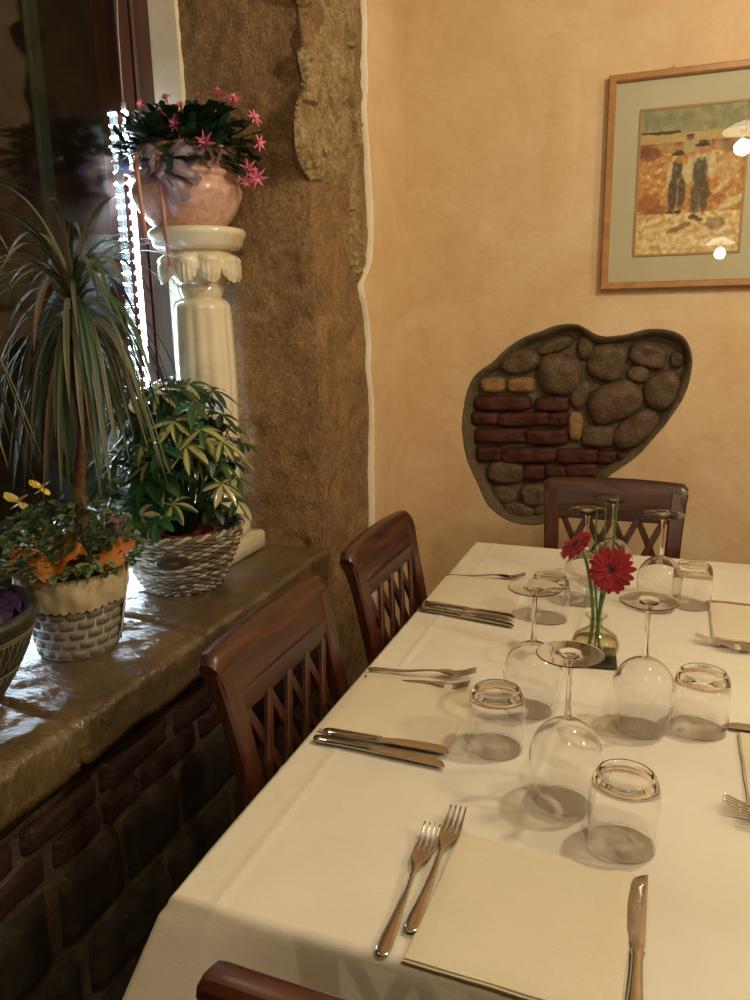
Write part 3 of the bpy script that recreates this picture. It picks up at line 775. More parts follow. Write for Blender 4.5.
sp = thing('wicker_basket_schefflera', 'variegated umbrella-leaf plant in a round wicker basket on the sill before the column', 'potted plant', (BXc, BYc, SILL))
pal = [lin(c) for c in ('988c7a', '6a5c4a', '54483a', 'b0a490', '62564a', '7e7264')]
b = MB(); wicker(b, [(.078, .004), (.094, .03), (.112, .07), (.126, .105), (.130, .128)], 0, 0, 24, 22, .0036, .0028, 5, 1.0, pal)
for k in range(22):
    a = 2*PI*(k+.5)/22
    b.tube([(r*math.cos(a), r*math.sin(a), z) for r, z in ((.076, .0), (.093, .03), (.111, .07), (.125, .105), (.130, .134))], .0026, 5, c=pal[k % 6])
bk = b.build('basket', 'wicker', sp)
b = MB(); P = []
for tw in (0, PI):
    b.tube([((.131+.004*math.cos(a*20+tw))*math.cos(a), (.131+.004*math.cos(a*20+tw))*math.sin(a), .134+.004*math.sin(a*20+tw)) for a in np.linspace(0, 2*PI, 160, endpoint=False)], .0042, 6, closed=True, c=pal[1 if tw else 3])
b.build('rim_braid', 'wicker', bk)
b = MB(); b.lathe([(.07, .004), (.088, .03), (.106, .07), (.12, .105), (.121, .12), (.11, .112), (.01, .108)], seg=40); b.build('liner', 'soil', sp)
# oval plaque facing the viewer
dv = Vector((-BXc, -BYc, 0)).normalized(); tv = Vector((-dv.y, dv.x, 0))
b = MB(); P = []
for r in (0.02, .6, .9, 1.0):
    P.append([tuple(dv*(.118+.006-(.003 if r == 1 else 0)-.35*(.095-.095-.020*r*math.sin(a)))+tv*(-.018+.034*r*math.cos(a)-.0)+Vector((0, 0, .090+.017*r*math.sin(a)))) for a in np.linspace(0, 2*PI, 32, endpoint=False)])
b.grid(P, False, True); b.build('oval_plaque', 'plaque', bk, solid=.004)
b = MB(); b.lathe([(.045, .05), (.055, .12), (.058, .135), (.052, .137), (.048, .12), (.01, .12)], .045, -.035, 32); b.build('inner_pot', 'terracotta', sp)
rs = random.Random(5)
def umbrella_leaflet(b, p, d, up, L, W, g, bright):
    d = d.normalized(); sd = d.cross(up).normalized(); nn = sd.cross(d)
    cols_g = (.018*g, .075*g, .022*g); cream = (.36, .34, .14)
    P = []; C = []
    var = rs.random(); cw = rs.uniform(.2, .9)
    for t, w_ in ((0, .12), (.15, .5), (.35, .88), (.55, 1), (.75, .85), (.9, .5), (1, .05)):
        q = p+d*(L*t)-Vector((0, 0, 1))*(L*.35*t*t); w2 = W*w_/2
        P.append([q-sd*w2+nn*w2*.22, q-sd*w2*.5+nn*w2*.06, q, q+sd*w2*.5+nn*w2*.06, q+sd*w2+nn*w2*.22])
        e = cream if bright and var < .8 else cols_g
        if bright and var < .45: C.append([e, e, e if cw > .5 else cols_g, cols_g, cols_g])
        elif bright and var < .8: C.append([cols_g, cols_g, e, e, cols_g] if cw > .4 else [cols_g, cols_g, cols_g, e, e])
        else: C.append([cols_g]*5)
    b.grid(P, C=C)
b = MB(); stems = MB()
heads = []
for i in range(120):
    a = rs.uniform(0, 2*PI); u = rs.random()
    R_ = .135*math.sqrt(rs.uniform(.05, 1)); h = .185+.255*u
    R_ *= (1.15-.65*max(0, (u-.35)))
    if u < .35: R_ = R_*.9+.03
    base = Vector((.03*math.cos(a), .03*math.sin(a), .12)); p = Vector((R_*math.cos(a)+.01, R_*math.sin(a)-.01, h))
    if p.y > .10: p.y = .10+.2*(p.y-.1)
    heads.append(p); p.x = max(p.x, -.15)
    mid = base*.5+p*.5+Vector((0, 0, .03)); stems.tube([base, mid, p], [.0028, .002, .0014], 5, c=(.05, .11, .03))
    out = Vector((math.cos(a), math.sin(a), 0)); ax = (out*rs.uniform(.3, .9)+Vector((0, -.15, 1))).normalized()
    e1 = ax.orthogonal().normalized(); e2 = ax.cross(e1); n = rs.choice((6, 7, 8)); ph = rs.random()*6
    g = rs.uniform(.4, 1.15); br = rs.random() < .42
    for k in range(n):
        an = ph+2*PI*k/n; d = e1*math.cos(an)+e2*math.sin(an)+ax*rs.uniform(-.25, .25)
        umbrella_leaflet(b, p, d, ax, rs.uniform(.036, .056), rs.uniform(.014, .020), g*rs.uniform(.8, 1.2), br)
stems.build('stems', 'leaf', sp); b.build('foliage', 'leaf', sp)

# ------------------------------------------------------------------ grey woven pot with lace liner, ivy and dracaena
c0 = on_z(74, 646, SILL); GX, GY = c0.x+.012, c0.y+.0
gp = thing('woven_pot_dracaena', 'drooping striped-leaf plant with ivy in a grey woven pot edged with lace', 'potted plant', (GX, GY, SILL))
def weave(b, r0, r1, z0, z1, rows, cells, a0=0, a1=2*PI):
    for i in range(rows):
        for k in range(cells):
            am = a0+(a1-a0)*(k+.5*(i % 2))/cells; da = (a1-a0)/cells*.5; P = []; C = []
            for u in np.linspace(-1, 1, 7):
                row = []; cr = []
                for v in np.linspace(-1, 1, 5):
                    z = z0+(z1-z0)*(i+.5+v*.47)/rows; r = r0+(r1-r0)*(z-z0)/(z1-z0)
                    e = (1-abs(u)**4)*(1-abs(v)**6); rr_ = r-.003+.006*max(0, e)**.5
                    a = am+u*da*.97; row.append((rr_*math.cos(a), rr_*math.sin(a), z+.0012*N3(a*5, i, 2)))
                    g = .8+.3*N3(a*9, z*60, 3); edge = 1.0 if max(abs(u), abs(v)) < .9 else 1.7
                    cr.append(tuple(x*g*edge for x in lin('7c766c')))
                P.append(row); C.append(cr)
            b.grid(P, C=C)
HT = .128; gp.scale = (1.12, 1.12, 1.12)
b = MB(); weave(b, .058, .076, .002, .100, 6, 15); b.lathe([(.055, 0), (.058, .003), (.073, .1)], seg=40, cap=True, c=lin('a8a296')); pb = b.build('woven_pot', 'wicker', gp)
b = MB(); P = []
for i, t in enumerate(np.linspace(0, 1, 9)):
    row = []
    for a in np.linspace(0, 2*PI, 120, endpoint=False):
        r = .079+.0045*math.sin(PI*t)+.0016*math.sin(a*9+t*5)+.001*math.sin(a*23+1)
        z = .088+.047*t-(.004*abs(math.sin(a*20)) if i == 0 else 0)+.003*N3(a, t, 4)
        if i == 8: r -= .004; z -= .001
        row.append((r*math.cos(a), r*math.sin(a), z))
    P.append(row)
P.append([(x*.9, y*.9, z-.012) for x, y, z in P[-1]])
b.grid(P, False, True); b.build('lace_liner', 'liner', gp)
b = MB(); P = []
ar = math.atan2(-GY, -GX)
for t in np.linspace(0, 1, 6):
    P.append([((.065+.022*t)*math.cos(a), (.065+.022*t)*math.sin(a), .012+.12*t) for a in np.linspace(ar+1.25, ar+3.2, 30)])
b.grid(P); tag(b.build('back_panel', 'cream_plastic', gp, solid=.002), 'plain pale panel at the back of the pot')
b = MB(); b.lathe([(.073, .115), (.05, .12), (.01, .122)], seg=30, cap=False); b.build('soil', 'soil', gp)
# orange tissue
b = MB(); P = []
for i, t in enumerate(np.linspace(0, 1, 12)):
    row = []
    for a in np.linspace(0, 2*PI, 110, endpoint=False):
        r = .035+.060*t+.012*t*math.sin(a*5+1)+.008*t*N3(a*3, t*4, 8); z = .128+.045*math.sin(PI*t*.75)+.014*t*math.sin(a*7)+.014*N3(math.cos(a)*5, math.sin(a)*5, t*3)
        row.append((r*math.cos(a), r*math.sin(a), z))
    P.append(row)
b.grid(P, False, True); b.build('orange_tissue', 'orange', gp)
ri = random.Random(11)
def ivy_leaf(b, p, d, n, s, pal_):
    d = d.normalized(); sd = d.cross(n).normalized(); O = [(0, 0), (-.35, .1), (-.55, .35), (-.28, .5), (-.3, .75), (0, 1.05), (.3, .75), (.28, .5), (.55, .35), (.35, .1)]
    vs = [p+d*.45*s]+[p+sd*(x*s)+d*(y*s)+n*(abs(x)*.2*s) for x, y in O]; g = ri.uniform(.7, 1.4)
    b.add(vs, [(0, i, i % 10+1) for i in range(1, 11)], [tuple(x*g for x in pal_[0])]+[tuple(x*g for x in pal_[1])]*10)
def ivy(cen, R_, H_, n, seed):
    b = MB()
    for i in range(n):
        a = ri.uniform(0, 2*PI); r = R_*math.sqrt(ri.random()); p = Vector((r*math.cos(a), r*math.sin(a), H_*ri.random()*(1-.5*(r/R_)**2)))+Vector(cen)
        d = Vector((math.cos(a), math.sin(a), ri.uniform(-.7, .7))); nrm = Vector((ri.uniform(-.6, .6), -.7+ri.uniform(-.6, .4), 1)).normalized()
        pp = ((.022, .060, .018), (.13, .17, .08)) if ri.random() < .5 else ((.02, .055, .016), (.03, .075, .022))
        ivy_leaf(b, p, d, nrm, ri.uniform(.009, .015), pp)
    return b
b = ivy((.0, .0, .14), .105, .105, 800, 1)
for k in range(26):
    a = ar+ri.uniform(-.9, 1.0); r = .05+.05*ri.random(); ivy_leaf(b, Vector((r*math.cos(a), r*math.sin(a), .15+.01*ri.random())), Vector((math.cos(a), math.sin(a), -.6)), Vector((math.cos(a), math.sin(a), .6)).normalized(), .018, ((.035, .11, .03), (.25, .3, .14)))
for k in range(60):
    a = ar-ri.uniform(.4, 1.3); r = .08+.07*ri.random(); ivy_leaf(b, Vector((r*math.cos(a), r*math.sin(a), .135+.05*ri.random())), Vector((math.cos(a), math.sin(a), .1)), Vector((0, -.5, 1)).normalized(), .017, ((.035, .11, .03), (.2, .26, .12)))
b.build('ivy', 'leaf', gp)
def local(px, py, Y, o): return on_y(px, py, Y)-o
G0 = Vector((GX, GY, SILL))
for (px, py, s_) in ((19, 502, 1.1), (42, 488, .9)):
    p = local(px, py, GY-.03, G0)/1.12; b = MB()
    for sg in (-1, 1):
        for (ox, oz, w_) in ((.016, .010, .018), (.012, -.008, .013)):
            q = Vector((sg*ox*s_, -.002, oz*s_)); b.ribbon([p, p+q*.5, p+q, p+q*1.3], [.003, w_*s_, w_*s_*.9, .004], (-q.z*sg, .2, q.x*sg), fold=.2)
    b.build('yellow_flower', 'yellow', gp)
b = MB()
for i in range(26):
    p = local(115+ri.uniform(-9, 10), 528+ri.uniform(-16, 14), GY+.03+ri.uniform(-.02, .02), G0)/1.12; d = Vector((ri.uniform(-1, 1), -.5, ri.uniform(-1, 1))).normalized()
    b.ribbon([p, p+d*.006, p+d*.012], [.002, .008, .002], (ri.random(), .3, 1), c=(.42, .22, .30))
b.build('pink_blossom', 'petal', gp)
# dracaena crown(s)
rd = random.Random(31)
def crown(root, top, n, Lr, seed, trunk_from=None, rad=.009):
    rr = random.Random(seed); b = MB(); top = Vector(top)
    if trunk_from is not None:
        t = MB(); tf = Vector(trunk_from); pts = [tf+(top-tf)*k/12+Vector((.004*math.sin(k*1.1), .004*math.cos(k*.9), 0)) for k in range(13)]
        t.tube(pts, [rad*(1.25-.35*k/12+.08*(k % 2)) for k in range(13)], 12); t.build('trunk', 'trunk', root)
    for i in range(n):
        a = rr.uniform(0, 2*PI); q = rr.random(); el = -.35+1.75*q**1.1; L = rr.uniform(*Lr)*(1-.25*max(0, el-.6))
        d = Vector((math.cos(a)*math.cos(el), math.sin(a)*math.cos(el), math.sin(el))); p = top+Vector((0, 0, .05*(q-.5))); pts = [p.copy()]
        g = rr.uniform(2.8, 5.5)*(1 if el < .9 else .5); st = 13
        for k in range(st):
            p = p+d*(L/st); d = (d+Vector((0, 0, -g*.11*(1-abs(d.z)*.4 if d.z < 0 else 1)))).normalized()
            if d.z < -.97: d = (d+Vector((math.cos(a)*.05, math.sin(a)*.05, 0))).normalized()
            pts.append(p.copy())
        pts = [Vector((max(x.x, XFc+.03-root.location.x), x.y, x.z)) for x in pts]
        W = rr.uniform(.0045, .0085); ws = [W*.6, W*.9]+[W]*(st-5)+[W*.85, W*.6, W*.35, W*.08]
        k = rr.random()
        if k < .5: cc = ((.17, .14, .09), (.035, .075, .025))
        elif k < .8: cc = ((.04, .08, .035), (.022, .065, .02))
        else: cc = ((.20, .14, .09), (.10, .08, .045))
        b.ribbon(pts, ws[:len(pts)], (-math.sin(a), math.cos(a), 0), cols=cc, fold=.3)
    b.build('leaves', 'blade', root)
tp = local(76, 318, GY+.03, G0)/1.12
crown(gp, tp, 190, (.17, .29), 4, (.01, .02, .12), .008)

# second, taller plant at the left edge, in the dark bowl
DX, DY = -.995, .790
dp = thing('dark_bowl_planter', 'dark green bowl with incised lines and purple wrapping, at the left edge of the sill', 'potted plant', (DX, DY, SILL))
prof = [(.070, 0), (.076, .004), (.086, .02), (.104, .05), (.122, .085), (.132, .115), (.136, .125), (.141, .130), (.142, .142), (.137, .149), (.128, .148), (.124, .135), (.01, .12)]
b = MB(); b.lathe(prof, seg=80); bw = b.build('bowl', 'darkpot', dp)
b = MB()
def rad_at(z):
    for (r0, z0), (r1, z1) in zip(prof, prof[1:]):
        if z0 <= z <= z1: return r0+(r1-r0)*(z-z0)/(z1-z0)
    return .13
for k in range(48):
    a = 2*PI*k/48
    for sg in (-1, 1):
        zz = np.linspace(.062, .112, 7); b.tube([((rad_at(z)+.0006)*math.cos(a+sg*(z-.062)*2.2), (rad_at(z)+.0006)*math.sin(a+sg*(z-.062)*2.2), z) for z in zz], .0009, 4)
        zz = np.linspace(.006, .054, 6); b.tube([((rad_at(z)+.0006)*math.cos(a+sg*(z)*1.6), (rad_at(z)+.0006)*math.sin(a+sg*(z)*1.6), z) for z in zz], .0008, 4)
for z in (.058, .118, .113): b.tube([((rad_at(z)+.001)*math.cos(a), (rad_at(z)+.001)*math.sin(a), z) for a in np.linspace(0, 2*PI, 90, endpoint=False)], .0014, 4, closed=True)
b.build('incised_lines', 'incise', bw)
b = MB(); P = []
for i, t in enumerate(np.linspace(0, 1, 14)):
    P.append([((.02+.10*t)*math.cos(a), (.02+.10*t)*math.sin(a), .142+.022*math.sin(PI*t)+.02*N3(math.cos(a)*4*t*2, math.sin(a)*4*t*2, t*6)) for a in np.linspace(0, 2*PI, 90, endpoint=False)])
b.grid(P, False, True); b.build('purple_wrapping', 'purple', dp)
D0 = Vector((DX, DY, SILL))
crown(dp, local(-90, 285, DY, D0), 60, (.20, .36), 9, (0, 0, .13), .011)

# ------------------------------------------------------------------ dining table
TX0, TX1, TY0, TY1, TZ = -.473, .335, .594, 2.017, .758
tb = thing('dining_table', 'long wooden dining table hidden under the white tablecloth', 'table', ((TX0+TX1)/2, (TY0+TY1)/2, 0))
hx, hy = (TX1-TX0)/2-.004, (TY1-TY0)/2-.004
b = MB(); b.box((-hx, -hy, TZ-.034), (hx, hy, TZ-.004), .004); b.build('tabletop', 'tablewood', tb, smooth=False)
for sx in (-1, 1):
    for sy in (-1, 1):
        b = MB(); x, y = sx*(hx-.06), sy*(hy-.06); b.sweep([(x, y, 0), (x, y, TZ-.034)], [.045, .06], .06, (0, 1, 0)); b.build('leg', 'tablewood', tb, smooth=False)
for yy in (-hy+.05, hy-.05):
    b = MB(); b.box((-hx+.05, yy-.01, TZ-.11), (hx-.05, yy+.01, TZ-.034)); b.build('apron', 'tablewood', tb, smooth=False)
# tablecloth
CR1 = (on_z(439, 618, .76).x+on_z(300, 797, .76).x)/2
CRY = [on_z(520, 640, .76).y, .86]
def ztop(x, y):
    z = TZ+.0025
    z += .0012*fbm(x*3, y*3, 2, 3)
    for c in (CR1, CR1+.28): z += .0022*math.exp(-((x-c)/.004)**2)
    for c in CRY: z += .0016*math.exp(-((y-c)/.004)**2)
    return z
b = MB()
nx, ny = 150, 230
xs = np.linspace(TX0+.008, TX1-.008, nx); ys = np.linspace(TY0+.008, TY1-.008, ny)
P = [[(x, y, ztop(x, y)) for x in xs] for y in ys]; b.grid(P)
# drape ring
loopi = []
for i in range(nx): loopi.append((i, 0))
for j in range(1, ny): loopi.append((nx-1, j))
for i in range(nx-2, -1, -1): loopi.append((i, ny-1))
for j in range(ny-2, 0, -1): loopi.append((0, j))
rows = []
DR = [(0.0, 0), (.004, .001), (.008, .005), (.010, .010)]+[(None, d) for d in np.linspace(.02, .27, 16)]
for off, dr in DR:
    row = []
    for (i, j) in loopi:
        x, y = xs[i], ys[j]; nx_ = -1 if i == 0 else (1 if i == nx-1 else 0); ny_ = -1 if j == 0 else (1 if j == ny-1 else 0)
        # distance to nearest corner along the rim
        dx = min(x-xs[0], xs[-1]-x); dy = min(y-ys[0], ys[-1]-y)
        dc = dy if nx_ and not ny_ else (dx if ny_ and not nx_ else 0)
        sgx = -1 if x < (TX0+TX1)/2 else 1; sgy = -1 if y < (TY0+TY1)/2 else 1
        k = math.exp(-(dc/.075)**2)
        n = Vector((nx_, ny_, 0))*(1-k*.0)+Vector((sgx, sgy, 0))*.0
        cd_ = Vector((sgx, sgy, 0)).normalized(); n = (Vector((nx_, ny_, 0)).normalized()*(1-k)+cd_*k*1.0)
        if n.length > 0: n.normalize()
        zc = ztop(x, y)
        if off is not None: o = off; z = zc-dr
        else:
            s_ = (i*.9+j)*.0062*1.0
            u = x if ny_ and not nx_ else y
            o = .010+dr*(.06+.02*math.sin(u*14+(1 if nx_ else 2))*(1-k)+.42*k)
            z = zc-dr*(1-.06*k)
        row.append((x+n.x*o, y+n.y*o, z))
    rows.append(row)
b.grid(rows, False, True)
tag(b.build('tablecloth', 'cloth'), 'white linen tablecloth draped over the long dining table', 'tablecloth').cycles.is_caustics_receiver = True
ZC = TZ+.0045

# ------------------------------------------------------------------ chairs
def make_chair(label):
    t = thing('dining_chair', label, 'chair', group='lattice-back chairs round the table')
    W = .186; H = .925
    def by(z): return .045-.02*((z-.45)/.47) - .055*max(0, (z-.45)/.47)**1.6   # lean of the back
    def stile(sx):
        b = MB(); pts = []; ws = []
        for z in np.linspace(.43, H-.03, 14):
            k = max(0, (z-.43)/(H-.46)); x = sx*(.150+.010*k+.006*k**6); pts.append((x, by(z), z)); ws.append(.038+.004*k**5)
        b.sweep(pts, ws, .024, (0, 1, 0)); return b.build('stile', 'chair', t, angle=35)
    stile(-1); stile(1)
    b = MB(); P = []
    # top rail with flared, softly rounded ears
    n = 40
    for i in range(n+1):
        u = -1+2*i/n; x = u*W; k = abs(u)
        bot = H-.078+.004*k; top = H-.006*k**2-(.012*max(0, (k-.93)/.07)**2)
        xx = x if k < .9 else x
        ysh = -.006*(1-u*u)
        row = []
        for (v, dy) in ((0, -.013), (.0, .012), (.5, .013), (.86, .013), (.97, .008), (1.0, 0), (.97, -.010), (.86, -.016), (.4, -.015)):
            z = bot+(top-bot)*v
            inx = .008*(1-v)*max(0, (k-.8)/.2)*(1 if u > 0 else -1)
            row.append((xx-inx, by(z)+dy+ysh-.010*max(0, v-.5), z))
        P.append(row)
    b.grid(P, False, True); b.f.append(tuple(range(9))); e = n*9; b.f.append(tuple(e+k for k in range(9)))
    b.build('top_rail', 'chair_h', t, angle=40)
    b = MB(); b.sweep([(-.15, by(.835), .833), (.15, by(.835), .833)], .036, .018, (0, 1, 0)); b.build('lattice_rail', 'chair_h', t, angle=35)
    b = MB(); b.sweep([(-.15, by(.50), .50), (.15, by(.50), .50)], .05, .018, (0, 1, 0)); b.build('lower_rail', 'chair_h', t, angle=35)
    # lattice slats: rise from the lower rail and cross, meeting in points under the rail
    x0 = .138; zt_, zb_ = .822, .520; sl_ = .48
    tops = [-.130, -.065, 0, .065, .130]
    for sgn in (-1, 1):
        for k, xt in enumerate(tops):
            if (sgn < 0 and k == 0) or (sgn > 0 and k == 4): continue
            pts = []; off = .0035*sgn
            for z in np.linspace(zt_, zb_, 14):
                q = (zt_-z)/(zt_-zb_); x = xt+sgn*sl_*(zt_-z)*(1-.12*q)
                if abs(x) > x0+.006: break
                pts.append((x, by(z)+off, z))
            if len(pts) > 2:
                b = MB(); b.sweep(pts, .0165, .009, (0, 1, 0)); b.build('slat', 'chair', t, angle=35)
    # seat
    b = MB(); P = []
    for r, z in ((.0, .462), (.6, .462), (.92, .460), (.985, .456), (1.0, .448), (.99, .436), (.93, .432), (0.0, .432)):
        row = []
        for k in range(48):
            a = 2*PI*k/48; c, s_ = math.cos(a), math.sin(a); q = (abs(c)**5+abs(s_)**5)**(-1/5)
            hw = .185+.012*(s_*q)
            row.append((hw*q*c*max(r, .01), .215+.17*q*s_*max(r, .01), z))
        P.append(row)
    b.grid(P, False, True); b.build('seat', 'chair_h', t, angle=50)
    for sx in (-1, 1):
        b = MB(); b.sweep([(sx*.160, .355, 0), (sx*.160, .355, .433)], [.026, .038], .034, (0, 1, 0)); b.build('leg', 'chair', t, angle=35)
        b = MB(); b.sweep([(sx*.165, -.02, 0), (sx*.162, .02, .22), (sx*.158, .045, .44)], [.026, .034, .036], .026, (0, 1, 0)); b.build('leg', 'chair', t, angle=35)
    for lo, hi in (((-.15, .346, .375), (.15, .362, .432)), ((-.15, .035, .375), (.15, .05, .432)), ((-.169, .05, .375), (-.151, .35, .432)), ((.151, .05, .375), (.169, .35, .432))):
        b = MB(); b.box(lo, hi, .002); b.build('apron', 'chair_h', t, smooth=False)
    for lo, hi in (((-.158, .17, .14), (.158, .19, .165)), ((-.169, .01, .14), (-.151, .355, .165)), ((.151, .01, .14), (.169, .355, .165))):
        b = MB(); b.box(lo, hi, .003); b.build('stretcher', 'chair_h', t, smooth=False)
    return t
ch = make_chair('dark lattice-back wooden chair on the left, nearer of the two by the sill')
ch.location = (-.533, 1.022, 0); ch.rotation_euler.z = -PI/2
for lab, x, y, rz in (('dark lattice-back wooden chair on the left, before the stone pier', -.535, 1.518, -PI/2),
                      ('dark lattice-back wooden chair at the far table end, below the masonry opening', -.126, 2.13, PI),
                      ('dark wooden chair at the near table end, only its top rail showing', -.100, .425, 0)):
    c = copy_tree(ch); c['label'] = lab; c.location = (x, y, 0); c.rotation_euler.z = rz

# ------------------------------------------------------------------ napkins
def make_napkin():
    b = MB(); P = []
    a = .1
    for layer in range(2):
        P = []
        for u in np.linspace(-1, 1, 20):
            row = []
            for v in np.linspace(-1, 1, 20):
                e = (1-abs(u)**20)*(1-abs(v)**20)
                row.append(((a-.002*layer)*u+.001*N3(v*3, layer, 0), (a-.002*layer)*v+.001*N3(u*3, layer, 2), .0012+.0022*layer+.0016*e**.5+.0006*N3(u*2, v*2, layer)))
            P.append(row)
        b.grid(P)
        R = [P[0][k] for k in range(20)]+[P[k][19] for k in range(1, 20)]+[P[19][k] for k in range(18, -1, -1)]+[P[k][0] for k in range(18, 0, -1)]
        b.grid([R, [(x*1.004, y*1.004, z-.0008) for x, y, z in R], [(x*1.0, y*1.0, max(-.0006, z-.0028)) for x, y, z in R]], False, True)
    return b
napm = make_napkin()
def napkin(lab, x, y, rz, sx=1, sy=1, first=[None]):
    if first[0] is None: o = napm.build('napkin', 'napkin'); first[0] = o
    else: o = first[0].copy(); col.objects.link(o)
    o.location = (x, y, ZC+.0006); o.rotation_euler.z = rz; o.scale = (sx, sy, 1)
    o.cycles.is_caustics_receiver = True
    tag(o, lab, 'napkin', 'folded cream napkins at the place settings'); return o
def nap_px(lab, corners, Lx, Ly):
    c = [on_z(*p, .765) for p in corners]; return c
napkin('cream folded napkin at the near table end, two forks beside it', -.103, .690, math.radians(-1.5))
napkin('cream folded napkin on the left, in front of the nearer sill-side chair', -.362, 1.062, 0, .98, 1.04)
napkin('cream folded napkin on the left, in front of the chair by the stone pier', -.372, 1.612, 0, .95, .98)
napkin('cream folded napkin at the right frame edge, nearer of the two there', .222, 1.045, 0)
napkin('cream folded napkin at the right frame edge, farther of the two there', .202, 1.60, 0)

# ------------------------------------------------------------------ cutlery (local: head at +x tip, handle end at -x, length ~.2)
def fork_mesh():
    b = MB(); L = .2
    def zc(x):   # side curve: x in 0..L from handle end
        t = x/L
        return .0028+.006*math.exp(-((t-.60)/.16)**2)+(.010*max(0, (t-.80)/.2)**1.5)-.001*math.sin(PI*t)
    st = [(0, .004), (.003, .013), (.010, .017), (.022, .0165), (.05, .011), (.085, .0075), (.115, .0058), (.130, .0065), (.138, .013), (.146, .0215), (.156, .0240), (.160, .0242)]
    P = []
    for x, w_ in st:
        t = .0011 if x < .12 else .0009; z = zc(x); cup = -.0015 if x > .135 else .0
        P.append([(x, -w_/2, z-t-cup), (x, -w_/2, z+t-cup), (x, -w_/4, z+t*1.5), (x, 0, z+t*1.6), (x, w_/4, z+t*1.5), (x, w_/2, z+t-cup), (x, w_/2, z-t-cup), (x, 0, z-t)])
    b.grid(P, False, True); b.f.append(tuple(range(8))); e = (len(P)-1)*8; b.f.append(tuple(e+k for k in range(8)))
    for k in range(4):
        y0 = (-1.5+k)*.0064; pts = []; ws = []
        for x in np.linspace(.158, .203, 9):
            s_ = (x-.158)/.045; pts.append((x, y0*(1-.06*s_), zc(min(x, .2))+.0003)); ws.append(.0046-.0022*s_)
        b.sweep(pts, ws, .0018, (0, 0, 1))
    return b
def knife_mesh():
    b = MB(); st = [(0, .004, .002), (.003, .013, .0028), (.012, .0175, .0034), (.03, .0155, .0036), (.07, .0115, .0038), (.092, .0105, .0040), (.100, .0135, .0036), (.104, .0105, .003), (.112, .014, .0014), (.13, .0175, .0011), (.165, .019, .0010), (.195, .0185, .0009), (.207, .014, .0008), (.214, .006, .0007), (.216, .001, .0006)]
    P = []
    for x, w_, t in st:
        y0 = -w_/2; y1 = w_/2
        if x > .11: y0 = -.0065; y1 = w_-.0065
        if x > .196: y1 = w_-.0065; 
        z = .0045 if x < .106 else .0042
        P.append([(x, y0, z-t*.4), (x, y0, z+t*.4), (x, (y0+y1)/2-(y1-y0)*.25, z+t), (x, (y0+y1)/2+(y1-y0)*.25, z+t), (x, y1, z+t*.4), (x, y1, z-t*.4), (x, (y0+y1)/2+(y1-y0)*.25, z-t), (x, (y0+y1)/2-(y1-y0)*.25, z-t)])
    b.grid(P, False, True); b.f.append(tuple(range(8))); e = (len(P)-1)*8; b.f.append(tuple(e+k for k in range(8)))
    return b
first = {}
def cutlery(kind, lab, tail, head, dz=0, flip=False, fixed=None, tilt=0):
    if kind not in first:
        o = (fork_mesh() if kind == 'fork' else knife_mesh()).build(kind, 'steel', angle=60); first[kind] = o
        if kind == 'fork': o.modifiers.new('s', 'SUBSURF').levels = 1; o.modifiers['s'].render_levels = 1
    else: o = first[kind].copy(); col.objects.link(o)
    full = .203 if kind == 'fork' else .216
    if fixed: a, h_ = Vector(fixed[0]+(ZC,)), Vector(fixed[1]+(ZC,))
    else: a, h_ = on_z(*tail, ZC+.003), on_z(*head, ZC+.006)
    d = h_-a; d.z = 0
    o.location = (a.x, a.y, ZC+dz); o.rotation_euler = (0, -tilt, math.atan2(d.y, d.x)); s_ = d.length/full
    o.scale = (s_, -1 if flip else 1, 1)
    tag(o, lab, kind, 'steel forks' if kind == 'fork' else 'steel knives'); return o
cutlery('fork', 'steel fork at the near table end, left one of the pair beside the napkin', (380, 957), (433, 828), .0008)
cutlery('fork', 'steel fork at the near table end, right one of the pair, lying against the napkin', (409, 933), (459, 811), .0008)
cutlery('knife', 'steel knife right of the near napkin, running out of the frame', None, None, .0002, False, ((.004, .575), (.0035, .787)))
cutlery('fork', 'steel fork left of the nearer left napkin, upper one of the pair', (368, 671), (477, 676), .004)
cutlery('fork', 'steel fork left of the nearer left napkin, lower one of the pair', (364, 677), (470, 688), .0004)
cutlery('knife', 'front steel knife beside the nearer left napkin, blade toward the tumbler', (314, 738), (446, 764), .0002)
cutlery('knife', 'rear steel knife beside the nearer left napkin, leaning on the front one', (324, 733), (450, 752), .0030)
cutlery('fork', 'steel fork at the far left setting, beside the farther left napkin', (446, 575), (526, 577), .0004)
cutlery('knife', 'front steel knife beside the farther left napkin', (419, 608), (515, 625), .0002)
cutlery('knife', 'rear steel knife beside the farther left napkin, against the front one', (425, 604), (516, 618), .0030)
def frk(px, py, l, dz, dy=-.018):
    h_ = on_z(px, py, ZC+.014); return cutlery('fork', l, None, None, dz, False, ((h_.x+.198, h_.y+dy), (h_.x, h_.y)), 0)
frk(695, 634, 'steel fork on the right, farther setting, left one of the pair', .0004)
frk(716, 641, 'steel fork on the right, farther setting, right one of the pair', .0034, -.002)
frk(722, 797, 'steel fork on the right, nearer setting, tines farthest left', .0004)
frk(738, 811, 'steel fork on the right, nearer setting, tips just behind the other fork', .0034, -.002)
for (px, py, l) in ((722, 727, 'steel knife with its tip just past the corner of the nearer right napkin'), (703, 603, 'steel knife lying beyond the farther right napkin, beside the back tumbler')):
    h_ = on_z(px, py, ZC); cutlery('knife', l, None, None, .0002, True, ((h_.x+.216, h_.y-.004), (h_.x, h_.y)))

